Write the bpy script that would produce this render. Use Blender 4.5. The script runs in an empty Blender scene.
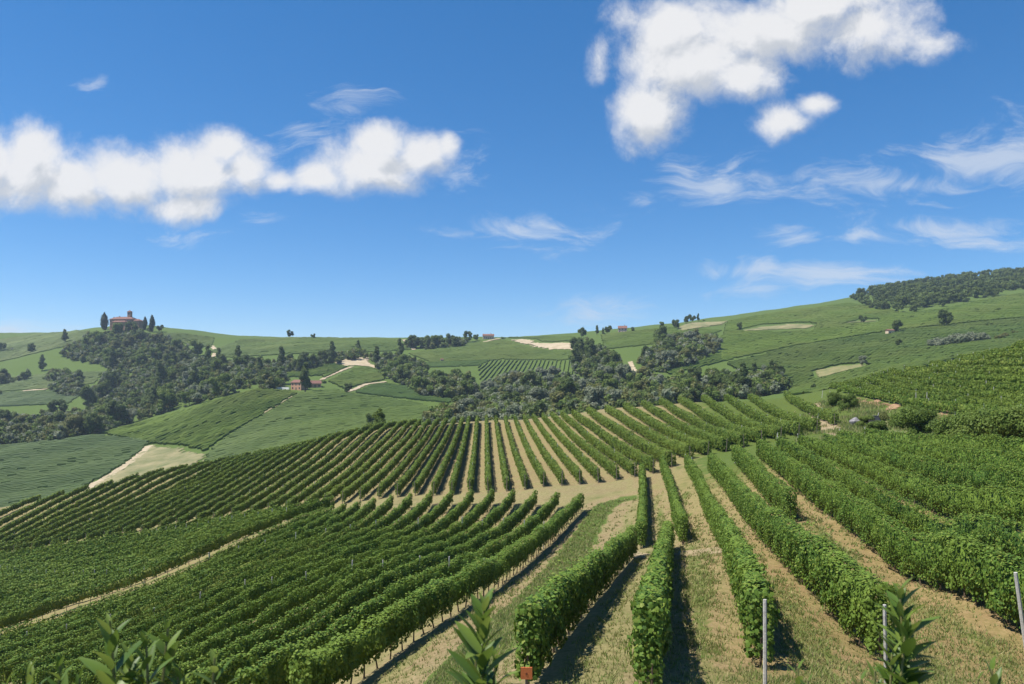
import bpy, bmesh, math, random
import numpy as np
from mathutils import Vector, Matrix, kdtree

sc = bpy.context.scene
COL = sc.collection
R = math.radians
F, CX, YH = 720.0, 512.0, 378.0          # focal length in px, principal column, horizon row
rng = np.random.default_rng(7)

# ------------------------------------------------------------------ camera
cam = bpy.data.cameras.new('camera'); camo = bpy.data.objects.new('camera', cam); COL.objects.link(camo)
camo.location = (0, 0, 0); camo.rotation_euler = (R(90), 0, 0)
cam.sensor_width = 36; cam.lens = F / 1024 * 36; cam.shift_y = (YH - 342) / 1024
cam.dof.use_dof = True; cam.dof.focus_distance = 70; cam.dof.aperture_fstop = 4.5
cam.clip_start = 0.05; cam.clip_end = 9000
sc.camera = camo

# ------------------------------------------------------------------ sky, sun, exposure
EXPO = 0.80
SUN_EL, SUN_AZ = 62.0, -97.0             # azimuth measured from +Y (view direction) clockwise: -97 = from the left
world = bpy.data.worlds.new('World'); sc.world = world; world.use_nodes = True
sun = bpy.data.lights.new('sun', 'SUN'); suno = bpy.data.objects.new('sun', sun); COL.objects.link(suno)
sun.energy = 4.8; sun.angle = R(0.5); sun.color = (1.0, 0.95, 0.86)
sd = Vector((math.sin(R(SUN_AZ)) * math.cos(R(SUN_EL)), math.cos(R(SUN_AZ)) * math.cos(R(SUN_EL)), math.sin(R(SUN_EL))))
suno.rotation_euler = sd.to_track_quat('Z', 'Y').to_euler()
sc.view_settings.view_transform = 'Standard'; sc.view_settings.look = 'None'
sc.view_settings.exposure = EXPO; sc.view_settings.gamma = 1.0; sc.view_settings.use_curve_mapping = False
sc.cycles.use_denoising = True
sc.cycles.max_bounces = 6; sc.cycles.diffuse_bounces = 3; sc.cycles.transmission_bounces = 3; sc.cycles.volume_bounces = 0
SKY_STRENGTH = 0.10

def build_world():
    nt = world.node_tree; nt.nodes.clear()
    N = lambda t, **k: _set(nt.nodes.new(t), k)
    def _set(n, k):
        for a, b in k.items(): setattr(n, a, b)
        return n
    L = nt.links.new
    def M(op, a, b=None, c=None, clamp=False):
        n = N('ShaderNodeMath', operation=op, use_clamp=clamp)
        for i, v in enumerate((a, b, c)):
            if v is None: continue
            if isinstance(v, (int, float)): n.inputs[i].default_value = v
            else: L(v, n.inputs[i])
        return n.outputs[0]
    def VM(op, a, b=None, scale=None):
        n = N('ShaderNodeVectorMath', operation=op)
        for i, v in enumerate((a, b)):
            if v is None: continue
            if isinstance(v, tuple): n.inputs[i].default_value = v
            else: L(v, n.inputs[i])
        if scale is not None: n.inputs['Scale'].default_value = scale
        return n.outputs['Value'] if op == 'LENGTH' else n.outputs[0]
    sky = N('ShaderNodeTexSky', sky_type='NISHITA', sun_disc=False, sun_elevation=R(SUN_EL), sun_rotation=R(SUN_AZ),
            altitude=2600, air_density=0.95, dust_density=0.05, ozone_density=3.5)
    tc = N('ShaderNodeTexCoord')
    sep = N('ShaderNodeSeparateXYZ'); L(tc.outputs['Generated'], sep.inputs[0])
    yy = M('MAXIMUM', sep.outputs[1], 0.05)
    u = M('DIVIDE', sep.outputs[0], yy); v = M('DIVIDE', sep.outputs[2], yy)
    comb = N('ShaderNodeCombineXYZ'); L(u, comb.inputs[0]); L(v, comb.inputs[1])
    P0 = comb.outputs[0]
    def noise(vec, scale, detail, rough, dist=0.0, color=False):
        n = N('ShaderNodeTexNoise'); n.inputs['Scale'].default_value = scale; n.inputs['Detail'].default_value = detail
        n.inputs['Roughness'].default_value = rough; n.inputs['Distortion'].default_value = dist
        L(vec, n.inputs['Vector']); return n.outputs['Color' if color else 'Fac']
    def field(P, blobs, rot=0.0):
        out = None
        for (cx, cy, rx, ry, w) in blobs:
            d = VM('SUBTRACT', P, ((cx - CX) / F, (YH - cy) / F, 0))
            d = VM('MULTIPLY', d, (F / rx, F / ry, 0))
            ln = VM('LENGTH', d)
            f = M('MULTIPLY', M('SUBTRACT', 1.0, ln), w)
            out = f if out is None else M('SMOOTH_MAX', out, f, 0.18)
        return out
    CUM = [(-20, 165, 70, 54, 1), (30, 166, 68, 56, 1), (70, 195, 60, 28, .9), (25, 142, 40, 30, 1), (75, 182, 48, 34, 1), (125, 178, 66, 46, 1), (195, 172, 76, 46, 1), (185, 205, 60, 22, .9),
           (250, 166, 40, 34, .9), (225, 143, 40, 24, .8), (370, 164, 70, 38, 1), (425, 152, 36, 28, .9), (318, 178, 40, 24, .85), (285, 178, 30, 18, .75), (380, 140, 50, 24, .9), (445, 150, 16, 22, .8),
           (652, 108, 50, 48, 1), (690, 62, 82, 50, 1), (672, 30, 62, 42, 1), (765, 26, 112, 44, 1), (745, 74, 52, 34, .75), (868, 32, 80, 38, .8), (930, 44, 38, 20, .55), (820, 2, 105, 34, 1), (597, 56, 16, 28, .45), (630, 20, 34, 28, .55),
           (782, 124, 42, 23, .85), (815, 107, 26, 18, .8)]
    WISP = [(720, 180, 80, 30, 1.0), (690, 172, 36, 18, .7), (640, 200, 22, 18, .5), (530, 228, 90, 26, .85), (788, 238, 42, 20, .95), (748, 270, 50, 18, 1.0), (830, 276, 110, 18, .95),
            (1000, 155, 120, 42, 1.0), (900, 185, 150, 24, .8), (940, 235, 150, 22, .85), (870, 240, 60, 12, .8), (590, 312, 80, 20, .95), (750, 290, 70, 12, .7), (190, 233, 60, 14, .7), (265, 226, 40, 10, .6), (300, 132, 40, 18, .5), (470, 168, 40, 30, .35), (95, 86, 22, 12, .55), (355, 95, 40, 30, .3), (470, 232, 50, 10, .4), (10, 326, 110, 22, .8)]
    warp = noise(P0, 7.0, 3.0, 0.5, color=True)
    P1 = VM('ADD', P0, VM('SCALE', VM('SUBTRACT', warp, (.5, .5, .5)), scale=0.055))
    fb = noise(P1, 10.0, 8.0, 0.64); fb2 = noise(P1, 24.0, 8.0, 0.68)
    def dens(P, fbm, fbm2):
        f = field(P, CUM)
        f = M('ADD', f, M('MULTIPLY', M('SUBTRACT', fbm, 0.5), 1.0))
        return M('ADD', f, M('MULTIPLY', M('SUBTRACT', fbm2, 0.5), 0.75))
    c0 = dens(P1, fb, fb2)
    # the same density a little towards the sun: what lies between a point and the light
    Po = VM('ADD', P1, (-0.016, 0.034, 0))
    c1 = dens(Po, noise(Po, 9.0, 5.0, 0.6), noise(Po, 24.0, 4.0, 0.62))
    alpha = N('ShaderNodeMapRange', interpolation_type='SMOOTHSTEP'); L(c0, alpha.inputs[0]); alpha.inputs[1].default_value = -0.04; alpha.inputs[2].default_value = 0.66
    lit = N('ShaderNodeMapRange', interpolation_type='SMOOTHSTEP'); L(M('ADD', M('SUBTRACT', c0, c1), M('MULTIPLY', c1, -0.22)), lit.inputs[0])
    lit.inputs[1].default_value = -0.50; lit.inputs[2].default_value = 0.06
    ccol = N('ShaderNodeMix', data_type='RGBA'); L(lit.outputs[0], ccol.inputs[0])
    k = 1 / SKY_STRENGTH / 2 ** EXPO
    ccol.inputs[6].default_value = (0.60 * k, 0.63 * k, 0.68 * k, 1); ccol.inputs[7].default_value = (0.87 * k, 0.87 * k, 0.88 * k, 1)
    # wisps: noise stretched along the wind
    mp = N('ShaderNodeMapping'); mp.inputs['Rotation'].default_value = (0, 0, R(-12)); mp.inputs['Scale'].default_value = (0.45, 1.6, 1); L(P1, mp.inputs[0])
    wn = noise(mp.outputs[0], 13.0, 9.0, 0.68, 0.9)
    P2 = VM('ADD', P0, VM('SCALE', VM('SUBTRACT', warp, (.5, .5, .5)), scale=0.05))
    w0 = M('ADD', field(P2, WISP), M('MULTIPLY', M('SUBTRACT', wn, 0.53), 3.2))
    wa = N('ShaderNodeMapRange', interpolation_type='SMOOTHSTEP'); L(w0, wa.inputs[0]); wa.inputs[1].default_value = 0.02; wa.inputs[2].default_value = 1.05
    m1 = N('ShaderNodeMix', data_type='RGBA'); L(M('MULTIPLY', wa.outputs[0], 0.64), m1.inputs[0])
    # sky colour
    hs = N('ShaderNodeHueSaturation'); hs.inputs['Saturation'].default_value = 1.46; hs.inputs['Hue'].default_value = 0.502; hs.inputs['Value'].default_value = 1.27
    gm = N('ShaderNodeGamma'); gm.inputs[1].default_value = 0.78; L(sky.outputs[0], gm.inputs[0]); L(gm.outputs[0], hs.inputs['Color'])
    L(hs.outputs[0], m1.inputs[6]); m1.inputs[7].default_value = (0.74 * k, 0.79 * k, 0.86 * k, 1)
    m2 = N('ShaderNodeMix', data_type='RGBA')
    front = N('ShaderNodeMapRange'); L(sep.outputs[1], front.inputs[0]); front.inputs[1].default_value = 0.1; front.inputs[2].default_value = 0.3
    L(M('MULTIPLY', M('MULTIPLY', alpha.outputs[0], 0.985), front.outputs[0]), m2.inputs[0]); L(m1.outputs[2], m2.inputs[6]); L(ccol.outputs[2], m2.inputs[7])
    bg = N('ShaderNodeBackground'); bg.inputs['Strength'].default_value = SKY_STRENGTH; L(m2.outputs[2], bg.inputs['Color'])
    out = N('ShaderNodeOutputWorld'); L(bg.outputs[0], out.inputs['Surface'])
    world.cycles.sampling_method = 'MANUAL'; world.cycles.sample_map_resolution = 512
build_world()

# ------------------------------------------------------------------ helpers
def tag(o, label=None, cat=None, group=None, kind=None):
    if label: o['label'] = label
    if cat: o['category'] = cat
    if group: o['group'] = group
    if kind: o['kind'] = kind
    return o
def empty(name, loc, rz=0.0):
    o = bpy.data.objects.new(name, None); COL.objects.link(o); o.location = loc; o.rotation_euler = (0, 0, rz); o.empty_display_size = 0.3
    return o
def link(name, me, mats, parent=None):
    o = bpy.data.objects.new(name, me); COL.objects.link(o)
    for m in (mats if isinstance(mats, (list, tuple)) else [mats]):
        if m is not None: me.materials.append(m)
    if parent: o.parent = parent
    return o
def mesh_np(name, groups, midx=None):
    """groups: list of (verts (n,3), faces (m,k)) joined into one mesh; midx: material index per group"""
    vs, ls, starts, mi = [], [], [], []; off = 0; lo = 0
    for gi, (v, f) in enumerate(groups):
        v = np.asarray(v, np.float32); f = np.asarray(f, np.int32)
        if len(f) == 0: continue
        vs.append(v); ls.append((f + off).ravel()); k = f.shape[1]
        starts.append(np.arange(len(f)) * k + lo); lo += f.size; off += len(v)
        mi.append(np.full(len(f), 0 if midx is None else midx[gi], np.int32))
    me = bpy.data.meshes.new(name)
    V = np.concatenate(vs); Lp = np.concatenate(ls); S = np.concatenate(starts)
    me.vertices.add(len(V)); me.vertices.foreach_set('co', V.ravel())
    me.loops.add(len(Lp)); me.loops.foreach_set('vertex_index', Lp)
    me.polygons.add(len(S)); me.polygons.foreach_set('loop_start', S.astype(np.int32))
    if midx is not None: me.polygons.foreach_set('material_index', np.concatenate(mi))
    me.update(calc_edges=True)
    return me
def mesh_py(name, v, f):
    me = bpy.data.meshes.new(name); me.from_pydata([tuple(map(float, p)) for p in v], [], f); me.update(); return me

class MB:                                   # collects boxes / tubes / prisms into one mesh
    def __init__(s): s.v = []; s.f = []
    def add(s, v, f):
        o = len(s.v); s.v += [tuple(p) for p in v]; s.f += [tuple(i + o for i in q) for q in f]; return s
    def box(s, x0, x1, y0, y1, z0, z1, rz=0, c=(0, 0, 0)):
        P = [(x0, y0, z0), (x1, y0, z0), (x1, y1, z0), (x0, y1, z0), (x0, y0, z1), (x1, y0, z1), (x1, y1, z1), (x0, y1, z1)]
        ca, sa = math.cos(rz), math.sin(rz)
        P = [(c[0] + x * ca - y * sa, c[1] + x * sa + y * ca, c[2] + z) for x, y, z in P]
        return s.add(P, [(3, 2, 1, 0), (4, 5, 6, 7), (0, 1, 5, 4), (1, 2, 6, 5), (2, 3, 7, 6), (3, 0, 4, 7)])
    def tube(s, pts, rad, n=7):
        pts = [Vector(p) for p in pts]; rad = rad if isinstance(rad, (list, tuple)) else [rad] * len(pts)
        V = []; 
        for i, p in enumerate(pts):
            t = (pts[min(i + 1, len(pts) - 1)] - pts[max(i - 1, 0)]).normalized()
            a = t.orthogonal().normalized() if abs(t.z) < .9 else Vector((1, 0, 0)); a = (a - t * a.dot(t)).normalized(); b = t.cross(a)
            for k in range(n):
                an = 2 * math.pi * k / n; V.append(p + (a * math.cos(an) + b * math.sin(an)) * rad[i])
        Fc = []
        for i in range(len(pts) - 1):
            for k in range(n): Fc.append((i * n + k, i * n + (k + 1) % n, (i + 1) * n + (k + 1) % n, (i + 1) * n + k))
        Fc.append(tuple(range(n - 1, -1, -1))); Fc.append(tuple((len(pts) - 1) * n + k for k in range(n)))
        return s.add(V, Fc)
    def prism(s, poly, y0, y1):             # polygon in xz extruded along y
        n = len(poly); V = [(x, y0, z) for x, z in poly] + [(x, y1, z) for x, z in poly]
        return s.add(V, [tuple(range(n)), tuple(range(2 * n - 1, n - 1, -1))] + [(i, i + n, (i + 1) % n + n, (i + 1) % n) for i in range(n)])
    def build(s, name, mat, parent=None): return link(name, mesh_py(name, s.v, s.f), mat, parent)

# ------------------------------------------------------------------ materials
def mat(name):
    m = bpy.data.materials.new(name); m.use_nodes = True; m.node_tree.nodes.clear(); return m, m.node_tree
def nodes_of(nt):
    def N(t, **k):
        n = nt.nodes.new(t)
        for a, b in k.items(): setattr(n, a, b)
        return n
    return N, nt.links.new
def ramp(N, L, fac, stops):
    r = N('ShaderNodeValToRGB'); e = r.color_ramp.elements
    while len(e) < len(stops): e.new(0.5)
    for i, (p, c) in enumerate(stops): e[i].position = p; e[i].color = (*c, 1)
    L(fac, r.inputs[0]); return r.outputs[0]
def leaf_mat(name, cols, patch=None, patch_scale=0.25, translucent=0.26, rough=0.62, spec=0.18):
    """leaf colours differ leaf by leaf; larger soft patches of slightly other green along the plants"""
    m, nt = mat(name); N, L = nodes_of(nt)
    g = N('ShaderNodeNewGeometry')
    c = ramp(N, L, g.outputs['Random Per Island'], [(i / (len(cols) - 1), q) for i, q in enumerate(cols)])
    if patch:
        no = N('ShaderNodeTexNoise'); no.inputs['Scale'].default_value = patch_scale; no.inputs['Detail'].default_value = 3
        L(g.outputs['Position'], no.inputs['Vector'])
        mr = N('ShaderNodeMapRange', interpolation_type='SMOOTHSTEP'); L(no.outputs[0], mr.inputs[0]); mr.inputs[1].default_value = .44; mr.inputs[2].default_value = .66; mr.inputs[4].default_value = .7
        mx = N('ShaderNodeMix', data_type='RGBA'); L(mr.outputs[0], mx.inputs[0]); L(c, mx.inputs[6]); mx.inputs[7].default_value = (*patch, 1); c = mx.outputs[2]
    p = N('ShaderNodeBsdfPrincipled'); L(c, p.inputs['Base Color']); p.inputs['Roughness'].default_value = rough
    p.inputs['Specular IOR Level'].default_value = spec
    t = N('ShaderNodeBsdfTranslucent'); hs = N('ShaderNodeHueSaturation'); hs.inputs['Value'].default_value = 1.35; hs.inputs['Hue'].default_value = .485; L(c, hs.inputs['Color']); L(hs.outputs[0], t.inputs[0])
    ms = N('ShaderNodeMixShader'); ms.inputs[0].default_value = translucent; L(p.outputs[0], ms.inputs[1]); L(t.outputs[0], ms.inputs[2])
    o = N('ShaderNodeOutputMaterial'); L(ms.outputs[0], o.inputs[0]); return m
def plain_mat(name, c1, c2, scale=6.0, rough=0.8, bump=0.0, detail=5, metallic=0.0, spec=0.3):
    m, nt = mat(name); N, L = nodes_of(nt)
    tc = N('ShaderNodeTexCoord'); no = N('ShaderNodeTexNoise'); no.inputs['Scale'].default_value = scale; no.inputs['Detail'].default_value = detail; no.inputs['Roughness'].default_value = .65
    L(tc.outputs['Object'], no.inputs['Vector'])
    c = ramp(N, L, no.outputs[0], [(.3, c1), (.7, c2)])
    p = N('ShaderNodeBsdfPrincipled'); L(c, p.inputs['Base Color']); p.inputs['Roughness'].default_value = rough; p.inputs['Metallic'].default_value = metallic; p.inputs['Specular IOR Level'].default_value = spec
    if bump:
        b = N('ShaderNodeBump'); b.inputs['Strength'].default_value = bump; b.inputs['Distance'].default_value = .05; L(no.outputs[0], b.inputs['Height']); L(b.outputs[0], p.inputs['Normal'])
    o = N('ShaderNodeOutputMaterial'); L(p.outputs[0], o.inputs[0]); return m

VINE = leaf_mat('vine_leaf', [(.044, .092, .016), (.072, .138, .021), (.104, .180, .026), (.142, .218, .034), (.20, .235, .048)], patch=(.142, .210, .032), patch_scale=.14)
VINE_FAR = leaf_mat('vine_leaf_bright', [(.058, .106, .018), (.094, .156, .024), (.136, .200, .031), (.18, .21, .042)], patch=(.150, .206, .034), patch_scale=.05)
FIELD = [leaf_mat('field_%s' % n, c, patch=pt, patch_scale=.012, translucent=.1) for n, c, pt in (
    ('dark_green', [(.030, .062, .010), (.046, .084, .013)], (.054, .092, .015)),
    ('mid_green', [(0.064, 0.102, 0.018), (0.084, 0.124, 0.021)], (0.097, 0.128, 0.025)),
    ('bright_green', [(0.084, 0.131, 0.018), (0.106, 0.150, 0.023)], (0.118, 0.146, 0.029)),
    ('dull_green', [(.060, .098, .019), (.078, .116, .022)], (.084, .122, .025)))]
TREE = {
    'dark': leaf_mat('tree_leaf_dark', [(0.055, 0.089, 0.023), (0.081, 0.119, 0.029), (0.106, 0.150, 0.034)], patch=(0.117, 0.157, 0.038), patch_scale=.12, translucent=.32),
    'green': leaf_mat('tree_leaf_green', [(0.077, 0.126, 0.025), (0.110, 0.167, 0.033), (0.150, 0.208, 0.041)], patch=(0.161, 0.208, 0.046), patch_scale=.12, translucent=.35),
    'silver': leaf_mat('tree_leaf_silver', [(.15, .175, .105), (.20, .225, .145), (.25, .265, .185)], patch=(.12, .16, .075), patch_scale=.12, translucent=.34),
    'olive': leaf_mat('tree_leaf_olive', [(0.088, 0.113, 0.031), (0.132, 0.154, 0.043), (0.174, 0.184, 0.057)], patch=(0.156, 0.145, 0.052), patch_scale=.12, translucent=.32),
    'cypress': leaf_mat('cypress_leaf', [(0.026, 0.044, 0.018), (0.040, 0.061, 0.024), (0.055, 0.078, 0.029)], translucent=.1),
    'wood': leaf_mat('wood_leaf', [(0.055, 0.085, 0.022), (0.088, 0.126, 0.028), (0.121, 0.162, 0.036)], patch=(0.135, 0.170, 0.040), patch_scale=.03, translucent=.3)}
LAUREL = leaf_mat('laurel_leaf', [(.055, .105, .016), (.080, .140, .022), (.12, .185, .030), (.16, .22, .045)], translucent=.3, rough=.45, spec=.3)
GRASS = leaf_mat('grass_blade', [(.12, .18, .045), (.17, .23, .06), (.25, .26, .10), (.36, .31, .16)], translucent=.35, rough=.7)
BARK = plain_mat('bark', (.075, .052, .035), (.16, .12, .085), 9, .9, .6)
POST = plain_mat('grey_post', (.34, .32, .29), (.52, .50, .46), 14, .85, .3)
POST_DARK = plain_mat('dark_wood_post', (.12, .10, .08), (.24, .20, .16), 14, .9, .3)
WALL_ORANGE = plain_mat('orange_plaster', (.46, .24, .15), (.56, .32, .21), .8, .9)
WALL_PINK = plain_mat('pink_plaster', (.56, .38, .31), (.66, .48, .40), .8, .9)
WALL_WHITE = plain_mat('white_plaster', (.66, .64, .60), (.78, .76, .72), .8, .9)
WALL_TAN = plain_mat('tan_plaster', (.50, .38, .26), (.60, .47, .33), .8, .9)
TILE = plain_mat('terracotta_roof', (.13, .060, .045), (.21, .105, .078), 1.6, .85, .3)
GLASS = plain_mat('dark_glass', (.02, .025, .03), (.04, .05, .06), 3, .15, 0, spec=.6)
SHUTTER = plain_mat('shutter', (.10, .085, .07), (.15, .13, .10), 3, .8)
STONE = plain_mat('grey_stone', (.12, .115, .118), (.26, .245, .25), 3, .9, .6)

# ------------------------------------------------------------------ terrain
def pchip(x, y, q):
    x = np.asarray(x, float); y = np.asarray(y, float); h = np.diff(x); dl = np.diff(y) / h
    d = np.zeros(len(x))
    for i in range(1, len(x) - 1):
        if dl[i - 1] * dl[i] > 0:
            w1, w2 = 2 * h[i] + h[i - 1], h[i] + 2 * h[i - 1]; d[i] = (w1 + w2) / (w1 / dl[i - 1] + w2 / dl[i])
    d[0], d[-1] = dl[0], dl[-1]
    i = np.clip(np.searchsorted(x, q) - 1, 0, len(x) - 2); t = np.clip((q - x[i]) / h[i], 0, 1)
    return (2*t**3 - 3*t**2 + 1) * y[i] + (t**3 - 2*t**2 + t) * h[i] * d[i] + (-2*t**3 + 3*t**2) * y[i+1] + (t**3 - t**2) * h[i] * d[i+1]

# what each direction sees: (distance m, image row) down to the valley, up the far hills, over their crest
NEAR = [(1.2, 1500), (2.6, 1010), (6, 830)]
PROFILE = {
 -300: [(12, 800), (20, 770), (45, 720), (70, 660), (140, 585), (200, 540), (230, 548), (300, 555), (400, 525), (500, 490), (600, 455), (750, 415), (900, 385), (1050, 360), (1200, 342), (1300, 337), (2000, 352), (4000, 365)],
 0: [(12, 815), (20, 780), (30, 738), (45, 686), (70, 634), (100, 590), (140, 556), (200, 508), (225, 515), (280, 527), (360, 500), (430, 470), (520, 442), (620, 425), (750, 400), (900, 370), (1050, 348), (1200, 336), (1300, 333), (2000, 345), (4000, 365)],
 130: [(12, 810), (20, 765), (30, 715), (40, 680), (75, 592), (130, 536), (165, 506), (205, 480), (230, 487), (280, 500), (340, 490), (420, 462), (520, 432), (600, 420), (720, 398), (850, 368), (950, 342), (1000, 330), (1040, 326), (1080, 325), (1150, 327), (1300, 334), (2000, 345), (4000, 365)],
 260: [(12, 800), (18, 750), (32, 684), (50, 610), (82, 538), (110, 516), (150, 484), (200, 457), (225, 465), (280, 480), (340, 466), (420, 440), (500, 414), (570, 392), (650, 381), (750, 369), (880, 352), (1000, 341), (1100, 337), (2000, 348), (4000, 365)],
 400: [(12, 790), (23, 684), (36, 618), (55, 568), (75, 528), (95, 500), (130, 466), (160, 444), (190, 427), (215, 433), (280, 445), (360, 437), (450, 420), (540, 402), (620, 388), (700, 375), (800, 362), (900, 350), (1000, 341), (1080, 338), (2000, 348), (4000, 365)],
 512: [(10, 780), (17, 690), (25, 635), (36, 600), (60, 548), (80, 512), (92, 490), (130, 453), (160, 433), (190, 420), (215, 424), (280, 435), (360, 432), (450, 418), (550, 400), (650, 383), (750, 368), (850, 353), (950, 343), (1050, 337), (2000, 348), (4000, 365)],
 640: [(10, 760), (15, 694), (25, 622), (37, 578), (60, 534), (75, 505), (92, 480), (115, 455), (145, 432), (175, 416), (205, 406), (230, 410), (290, 420), (370, 414), (460, 400), (560, 380), (680, 357), (800, 340), (900, 331), (1000, 327), (2000, 340), (4000, 365)],
 780: [(10, 775), (15, 704), (17, 682), (25, 610), (37, 556), (53, 507), (67, 476), (82, 456), (98, 445), (118, 435), (145, 421), (175, 408), (210, 398), (240, 399), (300, 402), (380, 400), (460, 390), (560, 370), (700, 346), (850, 325), (1000, 313), (1100, 309), (2000, 330), (4000, 360)],
 900: [(10, 785), (15, 715), (21, 657), (27, 614), (34.2, 573), (41.7, 526), (49.3, 496), (56.8, 475), (64.3, 462), (72, 452), (80, 445), (92, 434), (105, 422), (120, 409), (138, 394), (155, 382), (170, 374), (195, 374), (240, 378), (300, 378), (400, 369), (500, 356), (620, 338), (750, 322), (900, 307), (1050, 296), (1200, 290), (1300, 288), (2000, 310), (4000, 360)],
 1024: [(10, 800), (16, 725), (22.7, 641), (27.7, 575), (32.7, 530), (37.7, 502), (42.7, 482), (47.7, 467), (53, 453), (63, 439), (77, 424), (92, 406), (108, 386), (122, 366), (136, 352), (146, 349), (170, 352), (240, 356), (300, 355), (400, 347), (500, 336), (620, 322), (750, 307), (900, 294), (1050, 284), (1250, 275), (1350, 273), (2000, 290), (4000, 355)],
 1350: [(9, 905), (12, 826), (14.7, 710), (20, 588), (28, 500), (40, 446), (55, 406), (75, 371), (100, 336), (130, 312), (145, 309), (200, 314), (300, 318), (500, 302), (750, 275), (1050, 250), (1350, 240), (2000, 265), (4000, 350)]}
LD = np.linspace(math.log(1.2), math.log(3800), 900)
PXG = np.arange(-900, 1951, 10.0)
_cols = sorted(PROFILE)
_prof = []
for c in _cols:
    pr = NEAR + PROFILE[c]; dd = np.array([p[0] for p in pr]); yv = np.array([p[1] for p in pr])
    # interpolate the tangent of the view angle, smooth in log distance
    _prof.append(pchip(np.log(dd), yv, LD))
_prof = np.array(_prof)
# far columns beyond the frame are clamped; between columns a smooth curve
YG = np.empty((len(PXG), len(LD)))
qx = np.clip(PXG, _cols[0], _cols[-1])
for j in range(len(LD)): YG[:, j] = pchip(_cols, _prof[:, j], qx)
for _ in range(3):                          # soften the joins between columns
    YG[1:-1] = .25 * YG[:-2] + .5 * YG[1:-1] + .25 * YG[2:]
DG = np.exp(LD)
def ylook(px, d):
    a = np.clip((np.asarray(px, float) - PXG[0]) / 10.0, 0, len(PXG) - 1.001); b = np.clip((np.log(np.asarray(d, float)) - LD[0]) / (LD[1] - LD[0]), 0, len(LD) - 1.001)
    i = a.astype(int); j = b.astype(int); s = a - i; t = b - j
    return (YG[i, j] * (1 - s) + YG[i+1, j] * s) * (1 - t) + (YG[i, j+1] * (1 - s) + YG[i+1, j+1] * s) * t
_ph = rng.uniform(0, 6.28, (10, 3)); _dr = rng.normal(size=(10, 2))
def unev(X, Y):                             # gentle unevenness of the ground
    z = 0
    for k in range(10):
        wl = [1.7, 2.6, 4.1, 6.5, 11, 19, 31, 52, 85, 130][k]; a = [.012, .02, .03, .04, .06, .09, .15, .28, .5, .8][k]
        u = _dr[k] / np.linalg.norm(_dr[k]); z = z + a * np.sin((X * u[0] + Y * u[1]) * 6.283 / wl + _ph[k, 0]) * np.clip((Y - wl * 2.5) / (wl * 5), 0, 1)
    return z
def hz(X, Y):                               # ground height at world X, Y
    X = np.asarray(X, float); Y = np.maximum(np.asarray(Y, float), 1.2)
    return (YH - ylook(CX + F * X / Y, Y)) / F * Y + unev(X, Y)
def at(px, py, dmin=1.5):                   # first ground point seen at an image position beyond dmin
    y = np.array([float(v) for v in ylook(np.full(len(DG), px), DG)])
    X = (px - CX) / F * DG; y = y - F * unev(X, DG) / DG
    ok = np.nonzero((y <= py) & (DG > dmin))[0]
    if len(ok) == 0: j = int(np.argmin(np.where((DG > dmin) & (DG < 1800), y, 1e9))); d = DG[j]
    else:
        j = ok[0]
        if j > 0 and y[j-1] > py and DG[j-1] > dmin * .98: t = (y[j-1] - py) / (y[j-1] - y[j]); d = math.exp(LD[j-1] + t * (LD[1] - LD[0]))
        else: d = DG[j]
    Xw = (px - CX) / F * d
    return np.array([Xw, d, float(hz(Xw, d))])

# ------------------------------------------------------------------ vine rows: where they stand
def resample(P, step):
    P = np.asarray(P, float); seg = np.linalg.norm(np.diff(P, axis=0), axis=1); s = np.concatenate([[0], np.cumsum(seg)])
    n = max(2, int(s[-1] / step) + 1); q = np.linspace(0, s[-1], n)
    return np.stack([np.interp(q, s, P[:, k]) for k in range(P.shape[1])], 1)
def smooth(P, it=6):
    P = P.copy()
    for _ in range(it): P[1:-1] = .25 * P[:-2] + .5 * P[1:-1] + .25 * P[2:]
    return P
def trace(pix, dmin=3, step=1.0):           # traced foot line -> plan curve
    return smooth(resample(np.array([at(x, y, dmin)[:2] for x, y in pix]), step), 12)
ORD = ('first second third fourth fifth sixth seventh eighth ninth tenth eleventh twelfth thirteenth fourteenth fifteenth sixteenth seventeenth eighteenth nineteenth twentieth '
       'twenty-first twenty-second twenty-third twenty-fourth twenty-fifth twenty-sixth twenty-seventh twenty-eighth twenty-ninth thirtieth thirty-first thirty-second thirty-third thirty-fourth thirty-fifth '
       'thirty-sixth thirty-seventh thirty-eighth thirty-ninth fortieth forty-first forty-second forty-third forty-fourth forty-fifth forty-sixth forty-seventh forty-eighth forty-ninth fiftieth fifty-first fifty-second fifty-third fifty-fourth fifty-fifth').split()
ROWS = []                                   # dict(plan, label, group, opts)
def row(plan, label, group, **o): ROWS.append(dict(plan=plan, label=label, group=group, **o))

# A + B: the fan-shaped block across the cross path, front ends (xf,yf) to the brow (xb,yb)
FAN = [(-130, 575, 0, 509), (-60, 566, 90, 494), (0, 557, 170, 474), (58, 549, 235, 462), (106, 541, 280, 452), (142, 535, 300, 447), (197, 526, 325, 441), (253, 518, 362, 434), (304, 511, 398, 428),
       (345, 504, 421, 425), (375, 500, 436, 424), (409, 496, 452, 423), (440, 496, 465, 422.5), (456, 495, 470, 422), (530, 489, 508, 421), (587, 484, 537, 419.5), (642, 476, 566, 417), (660, 472, 578, 415.5), (697, 457, 615, 411), (755, 445, 672, 403), (815, 433, 748, 399), (836, 425, 790, 397.5)]
fx = np.array([f[0] for f in FAN], float)
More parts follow.
